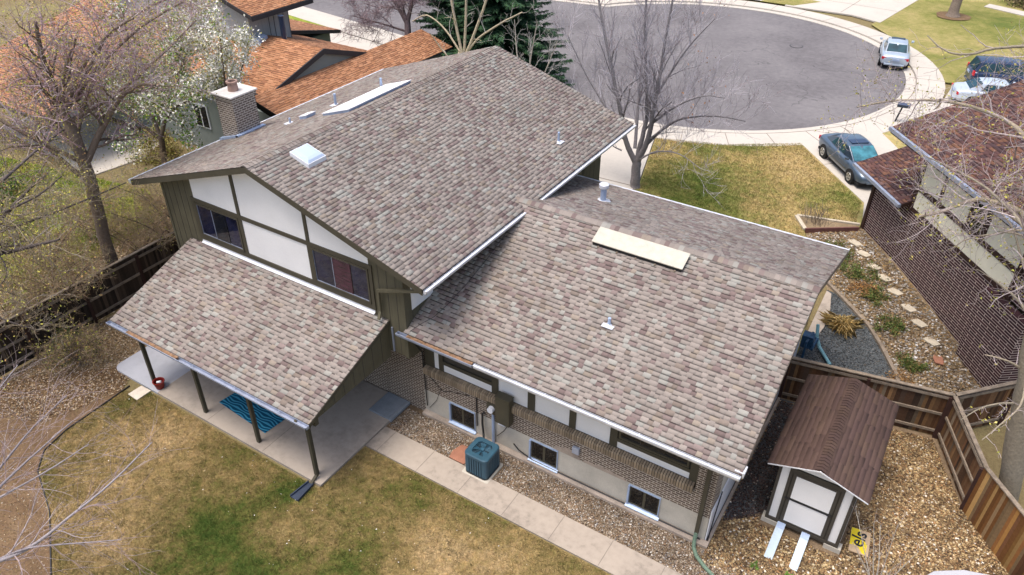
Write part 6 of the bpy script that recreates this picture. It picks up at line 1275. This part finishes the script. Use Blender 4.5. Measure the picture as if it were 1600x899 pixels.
# big trunk at the right edge with budding branches
kw = dict(dens=2.5, length=2.2, depth=2, up=.06, ang=(30, 80), minr=.0075, wig=.2, shrink=.6)
tree('thick grey trunk at the right edge with budding branches spread over the brown roof', (4.3, 19.3, 0), 71, [(.30, .255, .19), (.27, .235, .18), (.33, .28, .21)], [(.44, .37, .37), (.52, .45, .46), (.36, .29, .28)], [
    ([(4.35, 19.4, 0), (4.0, 19.3, 1.8), (3.45, 19.2, 4.2), (3.0, 19.2, 6.6), (2.9, 19.4, 9.0), (3.0, 19.8, 11.0)], .30, .20, {}),
    ([(3.1, 19.3, 6.2), (2.7, 20.8, 7.0), (2.2, 22.5, 7.5), (1.5, 22.8, 7.6), (.9, 22.9, 7.5), (.3, 22.2, 7.3), (-.3, 21.6, 7.2)], .11, .035, kw),
    ([(3.0, 19.3, 7.6), (2.4, 22.5, 8.4), (1.3, 25.0, 9.0), (-.4, 25.8, 9.1), (-1.9, 25.4, 9.0), (-2.9, 24.4, 8.9)], .10, .02, kw),
    ([(3.0, 19.5, 9.6), (2.4, 22.5, 10.8), (1.3, 25.6, 11.0), (.3, 25.4, 11.0), (-.5, 24.5, 10.9), (-1.1, 24.6, 10.9), (-1.7, 25.8, 10.9)], .07, .015, dict(kw, dens=1.0, depth=1)),
    ([(3.0, 19.3, 7.0), (2.2, 20.4, 8.0), (1.3, 21.6, 8.3), (.4, 22.6, 8.3), (-.8, 23.6, 8.2)], .06, .015, kw),
    ([(3.2, 19.2, 5.0), (2.7, 18.8, 5.4), (2.2, 18.6, 5.5)], .04, .012, dict(kw, length=.7)),
    ([(3.4, 19.2, 4.0), (2.9, 18.6, 4.2), (2.5, 18.1, 4.2), (2.2, 17.6, 4.1)], .035, .01, dict(kw, length=.7)),
    ([(3.3, 19.2, 4.8), (3.3, 18.3, 4.6), (3.0, 17.6, 4.4), (2.7, 17.0, 4.2)], .035, .01, dict(kw, length=.8)),
    ([(3.1, 19.2, 6.0), (2.7, 20.2, 6.2), (2.1, 21.4, 6.0), (1.6, 22.6, 5.6)], .05, .012, dict(kw, length=1.2)),
    ([(3.1, 19.3, 6.6), (2.5, 21.6, 6.6), (2.0, 23.4, 6.8), (1.0, 24.8, 7.0)], .05, .012, dict(kw, length=1.3)),
    ([(2.9, 19.4, 9.3), (2.5, 21.5, 9.8), (1.9, 24.0, 10.0), (1.2, 27.0, 9.8)], .06, .015, kw)],
    leafset=[('bud', 3000, (.022, .05), YB, [2, 3, 2], .04, None)])
# small bare shrub at the lower right
kw = dict(dens=3, length=.6, depth=1, up=.3, ang=(20, 50), minr=.0045, wig=.15)
tree('small bare shrub with upright twigs on the gravel at the bottom right', (1.75, 14.6, 0), 81, PALEB, PALET, [
    ([(1.75, 14.6, 0), (1.75, 14.6, .3)], .04, .03, {})]+[([(1.75, 14.6, .2), (1.75+dx*.4, 14.6+dy*.4, .9), (1.75+dx, 14.6+dy, z_)], .02, .006, kw) for dx, dy, z_ in ((-1.1, .9, 2.0), (-.6, .5, 2.1), (-.1, .7, 2.2), (.5, .4, 1.9), (-.9, .1, 1.6), (.1, -.2, 1.8), (-.4, 1.1, 1.5))], name='shrub', cat='shrub')
# street side trees behind the ridge
kw = dict(dens=4.5, length=2.1, depth=2, up=.15, ang=(30, 75), minr=.012, wig=.2)
tree('purple grey bare tree behind the far end of the ridge, left of the spruce', (-29.6, 35.4, 1), 91, [(.15, .11, .11), (.19, .14, .14)], [(.24, .17, .19), (.30, .22, .24), (.36, .28, .30)], [
    ([(-29.6, 35.4, 1), (-29.7, 35.6, 3), (-29.9, 36, 4.6)], .26, .18, {}),
    ([(-29.9, 36, 4.4), (-31.2, 36.4, 5.6), (-33, 36.8, 6.4), (-34.8, 37, 6.6)], .12, .03, kw), ([(-29.9, 36, 4.4), (-30.6, 36.2, 6.2), (-31.4, 36.6, 8.2)], .12, .03, kw),
    ([(-29.9, 36, 4.4), (-29.2, 36, 6.4), (-28.6, 36.2, 8.4)], .11, .03, kw), ([(-29.9, 36, 4.0), (-31.4, 35.4, 4.4), (-33.4, 35.2, 4.6)], .08, .02, kw), ([(-29.9, 36, 4.8), (-30.4, 37.6, 6.4), (-31.6, 39.2, 7.4)], .09, .02, kw)])
kw = dict(dens=1.2, length=1.4, depth=2, up=.2, ang=(30, 60), minr=.011, wig=.2)
tree('pruned tree with thick cream stems sprouting from a stub in front of the spruce', (-24.6, 33.4, 1), 95, [(.50, .43, .30), (.44, .38, .27)], [(.42, .40, .36), (.52, .50, .46)], [
    ([(-24.6, 33.4, 1), (-24.5, 33.6, 2.8), (-24.4, 33.9, 4.3)], .30, .26, {}),
    ([(-24.45, 33.9, 4.2), (-24.9, 34.0, 5.8), (-25.3, 34.1, 7.6), (-25.5, 34.1, 9.5)], .085, .05, kw), ([(-24.3, 33.9, 4.2), (-24.2, 34, 6.2), (-24.1, 34.1, 9)], .085, .05, kw),
    ([(-24.2, 33.9, 4.2), (-23.5, 34, 5.8), (-22.8, 34.1, 7.6), (-22.2, 34.1, 9.4)], .085, .05, kw), ([(-24.3, 33.9, 4.1), (-23.4, 34, 5.2), (-22.0, 34.1, 6.2), (-20.8, 34.2, 6.9)], .07, .03, kw),
    ([(-24.6, 33.9, 4.3), (-25.6, 34, 5.3), (-26.8, 34, 5.9), (-27.9, 34, 5.4)], .06, .025, kw), ([(-24.4, 33.9, 3.6), (-25.2, 33.6, 4.0), (-26.0, 33.2, 5.2)], .06, .03, kw)])
kw = dict(dens=2.2, length=1.5, depth=2, up=.3, ang=(25, 60), minr=.011, wig=.2)
tree('multi stemmed pale bush tree in front of the spruce on its right side', (-20.2, 33.5, 1), 97, PALEB, [(.36, .35, .32), (.46, .44, .42)], [
    ([(-20.2, 33.5, 1), (-20.2, 33.6, 2)], .10, .09, {}),
    ([(-20.2, 33.6, 1.9), (-20.9, 34, 4.2), (-21.4, 34.4, 6.4)], .06, .02, kw), ([(-20.2, 33.6, 1.9), (-20.2, 34, 4.2), (-19.9, 34.2, 6.6)], .06, .02, kw), ([(-20.2, 33.6, 1.9), (-19.4, 34, 3.8), (-18.7, 34.2, 5.8)], .06, .02, kw)])
# far lawn tree at the top right
kw = dict(dens=2, length=1.6, depth=2, up=.3, ang=(30, 60), minr=.012, wig=.2)
z1 = 1.15
tree('trunk of a tree standing on the far lawn at the top right', (-3.3, 69.9, z1), 101, [(.20, .16, .13), (.26, .21, .18)], GREYT, [
    ([(-3.3, 69.9, z1), (-3.35, 70, 2.4), (-3.5, 70.1, 4.6), (-3.5, 70.2, 7)], .42, .22, {}), ([(-3.5, 70.1, 4.6), (-2, 70.5, 6.4), (-.6, 71, 8)], .12, .03, kw), ([(-3.5, 70.1, 4.6), (-5, 70.5, 6.6), (-6, 71, 8)], .12, .03, kw), ([(-3.5, 70.2, 6.6), (-3.4, 70.4, 9), (-3.2, 70.5, 11)], .12, .03, kw)])
m = MB((-3.3, 69.9, z1)); 
sheet('mulch_ring', [(-3.3+1.25*math.cos(R(a))*(1+.1*math.sin(a)), 69.9+1.25*math.sin(R(a))) for a in range(0, 360, 20)], dz+.03, 'mulch')
# spruce
def spruce(label, base, Hh, Rr, seed):
    rg = np.random.default_rng(seed); t = thing('spruce_tree', label, 'tree', base); m = MB(base); m.tube([base, (base[0], base[1], base[2]+Hh)], [.22, .03], 10); m.build('trunk', 'brown_trim', t)
    VV, CC = [], []
    for z in np.arange(.4, Hh-.1, .27):
        f = 1-z/Hh; rad = Rr*f**.85*rg.uniform(.85, 1.1); nb_ = int(9+16*f)
        for k in range(nb_):
            a = rg.uniform(0, 6.28); L_ = rad*rg.uniform(.7, 1.12); n = int(L_/.07)+3
            tt = np.linspace(.12, 1, n); X = base[0]+np.cos(a)*L_*tt; Y = base[1]+np.sin(a)*L_*tt; Z = base[2]+z-.18*L_*tt+.12*L_*tt**2.5+.1
            for q in range(5):
                s_ = (.16+.24*(1-tt))*rg.uniform(.7, 1.2, n); sd = rg.choice([-1, 1], n)*rg.uniform(.5, 1.1, n); aa = a+sd
                dx, dy = np.cos(aa)*s_, np.sin(aa)*s_; dzz = rg.uniform(-.14, .03, n); w_ = .028
                p = np.stack([X, Y, Z], 1); e = p+np.stack([dx, dy, dzz], 1); nx = np.stack([-np.sin(aa)*w_, np.cos(aa)*w_, 0*X+rg.uniform(-.02, .02, n)], 1)
                VV.append(np.stack([p-nx, p+nx, e+nx*.5, e-nx*.5], 1).reshape(-1, 3)); base_c = np.array([(.030, .075, .036), (.045, .10, .045), (.024, .058, .034), (.07, .14, .05)])[rg.choice(4, n, p=[.36, .28, .26, .10])]; CC.append(base_c*rg.uniform(.8, 1.2, (n, 1)))
    v = np.concatenate(VV); npmesh('crown', v, np.arange(len(v)), 4, 'leaf', t, np.concatenate(CC), off=base)
spruce('dark green spruce behind the far end of the upper ridge, nearest the turning circle', (-24.4, 37.6, 1.0), 12.8, 4.6, 5)
spruce('second dark green spruce, left of and behind the pruned cream tree', (-27.6, 38.8, 1.0), 12.0, 4.2, 6)
# bushes
def bush(name, label, c, r, h, n, pal, wts, size=(.04, .08), kw=None):
    z = g(c[1]); a = nr.uniform(0, 6.28, n); u = nr.uniform(-.15, 1, n); rr_ = r*np.sqrt(np.clip(1-np.clip(u, 0, 1)**2, .05, 1))*nr.uniform(.45, 1.08, n)*(1+.22*np.sin(a*3+r*7)+.12*np.sin(a*7)); 
    t = thing(name, label, 'bush', (*c, z)); leaves('foliage', c[0]+np.cos(a)*rr_, c[1]+np.sin(a)*rr_, z+.06+np.clip(u, 0, 1)*h*nr.uniform(.6, 1.05, n), size, pal, wts, parent=t, off=(*c, z), flatness=1)
    tr = Tree(int(r*100)+int(c[0]*10) % 97, BRB, BRB)
    for k in range(9): aa = rnd.uniform(0, 6.28); tr.limb([(c[0], c[1], z), (c[0]+math.cos(aa)*r*.4, c[1]+math.sin(aa)*r*.4, z+h*.5), (c[0]+math.cos(aa)*r*.8, c[1]+math.sin(aa)*r*.8, z+h*.85)], .02, .006, 1, n=4, sub=True, dens=3, length=.4, depth=0)
    tr.build('stems', t, (*c, z))
DG_ = [(.035, .075, .02), (.06, .11, .03), (.10, .14, .05)]
bush('evergreen_bush', 'dark evergreen bush beyond the left fence beside the house corner', (-26.6, 17.2), 1.0, 1.5, 3800, DG_, [3, 3, 1])
bush('evergreen_bush', 'dense dark shrub against the grey wall under the blossoming tree', (-30.6, 22.2), 1.2, 1.6, 3600, DG_, [3, 2, 1])
bush('brown_bush', 'reddish brown twiggy bush between the left fence and the house corner', (-24.2, 16.0), 1.1, 1.1, 2600, [(.22, .12, .06), (.30, .19, .10), (.15, .09, .05)], [2, 2, 2], (.03, .06))
bush('evergreen_bush', 'low green bush at the foot of the left fence near the frame edge', (-24.5, 9.6), .8, .9, 2400, [(.07, .10, .03), (.12, .14, .05), (.2, .16, .09)], [3, 2, 2], (.025, .05))
bush('garden_bush', 'green bush in the garden at the far left edge beside the pale patio', (-38.5, 14.5), 1.3, 1.2, 3000, [(.05, .12, .02), (.09, .18, .03), (.20, .22, .06)], [3, 3, 1])
bush('garden_bush', 'yellowish shrub left of the flowering tree at the patio corner', (-35.6, 21.6), 1.2, 1.7, 3000, [(.30, .28, .07), (.24, .16, .07), (.38, .34, .12)], [3, 2, 2], (.04, .07))
bush('garden_bush', 'small green bush at the corner of the lower ridge behind the planter', (-3.7, 28.6), .8, .7, 1800, [(.10, .12, .04), (.20, .15, .06), (.07, .10, .03)], [3, 2, 2], (.03, .06))
bush('front_bush', 'round brown hedge at the far house on the top right edge', (1.5, 76.5), 1.6, 1.5, 2200, [(.14, .11, .06), (.10, .12, .04), (.24, .18, .10)], [3, 2, 2], (.07, .12))
# tangled understorey behind the left fence
kw = dict(dens=5.0, length=1.1, depth=2, up=.05, ang=(30, 85), minr=.0065, wig=.3, shrink=.6, grav=.05)
TAN = [(.36, .28, .17), (.46, .38, .24), (.28, .20, .13), (.40, .27, .18)]
for k, (x, y, h_, l_) in enumerate(((-26.6, 9.0, 2.0, 'tan twiggy thicket hanging over the left fence near the frame edge'), (-26.7, 11.2, 2.2, 'tan twiggy thicket behind the left fence beside the big brown trunk'), (-27.2, 14.6, 2.4, 'tan tangled shrub behind the left fence right of the big brown trunk'), (-24.1, 17.8, 2.0, 'brown tangled shrub against the corner of the house under the eave'), (-28.6, 17.2, 2.6, 'dry twiggy shrub in front of the pale patio of the next house'), (-31.0, 14.6, 2.2, 'dry twiggy shrub on the green lawn left of the big brown trunk'), (-23.6, 9.3, 1.0, 'low tangle of thin twigs at the foot of the left fence'), (-25.9, 10.2, 2.9, 'tall loose bare shrub standing directly behind the left fence near its middle'), (-25.9, 15.6, 3.0, 'tall bare shrub with yellow buds between big trunk and house corner'), (-29.0, 11.8, 2.8, 'wide bare shrub on the green lawn just left of the big brown trunk'))):
    tree(l_, (x, y, 0), 200+k*3, BRB, TAN, [([(x, y, 0), (x+.05, y, .3*h_)], .05, .04, {})]+[([(x, y, .2*h_), (x+.35*h_*math.cos(a_), y+.35*h_*math.sin(a_), .75*h_), (x+.75*h_*math.cos(a_), y+.75*h_*math.sin(a_), h_*(.9+.25*math.sin(a_*3)))], .035, .009, kw) for a_ in (0.3, 1.0, 1.7, 2.4, 3.1, 3.8, 4.6, 5.4)],
        leafset=[('bud', 900, (.02, .045), YB+[(.36, .22, .10)], [3, 3, 2, 3], .12, None)], name='shrub', cat='shrub')
# rocks under the left tree
for k, (x, y, s_) in enumerate(((-26.4, 15.2, .45), (-25.9, 16.5, .38), (-28.0, 14.0, .5))):
    z = g(y); m = MB((x, y, z)); q = random.Random(k); ring_ = [(x+s_*q.uniform(.8, 1.2)*math.cos(R(a)), y+s_*.8*q.uniform(.8, 1.2)*math.sin(R(a))) for a in range(0, 360, 45)]
    n = 8; m.add([(a, b, z-.02) for a, b in ring_]+[(x+(a-x)*.85, y+(b-y)*.85, z+.2*q.uniform(.7, 1.2)) for a, b in ring_]+[(x+(a-x)*.3, y+(b-y)*.3, z+.3) for a, b in ring_], [(i+n*j, (i+1) % n+n*j, (i+1) % n+n*j+n, i+n*j+n) for j in (0, 1) for i in range(n)]+[tuple(range(16, 24))])
    o = m.build('rock', 'stone_pale', bevel=.03); tag(o, ('pale rock under the left tree nearest the house corner', 'smaller pale rock behind the left fence by the evergreen bush', 'pale rock at the foot of the big left trunk')[k], 'rock')
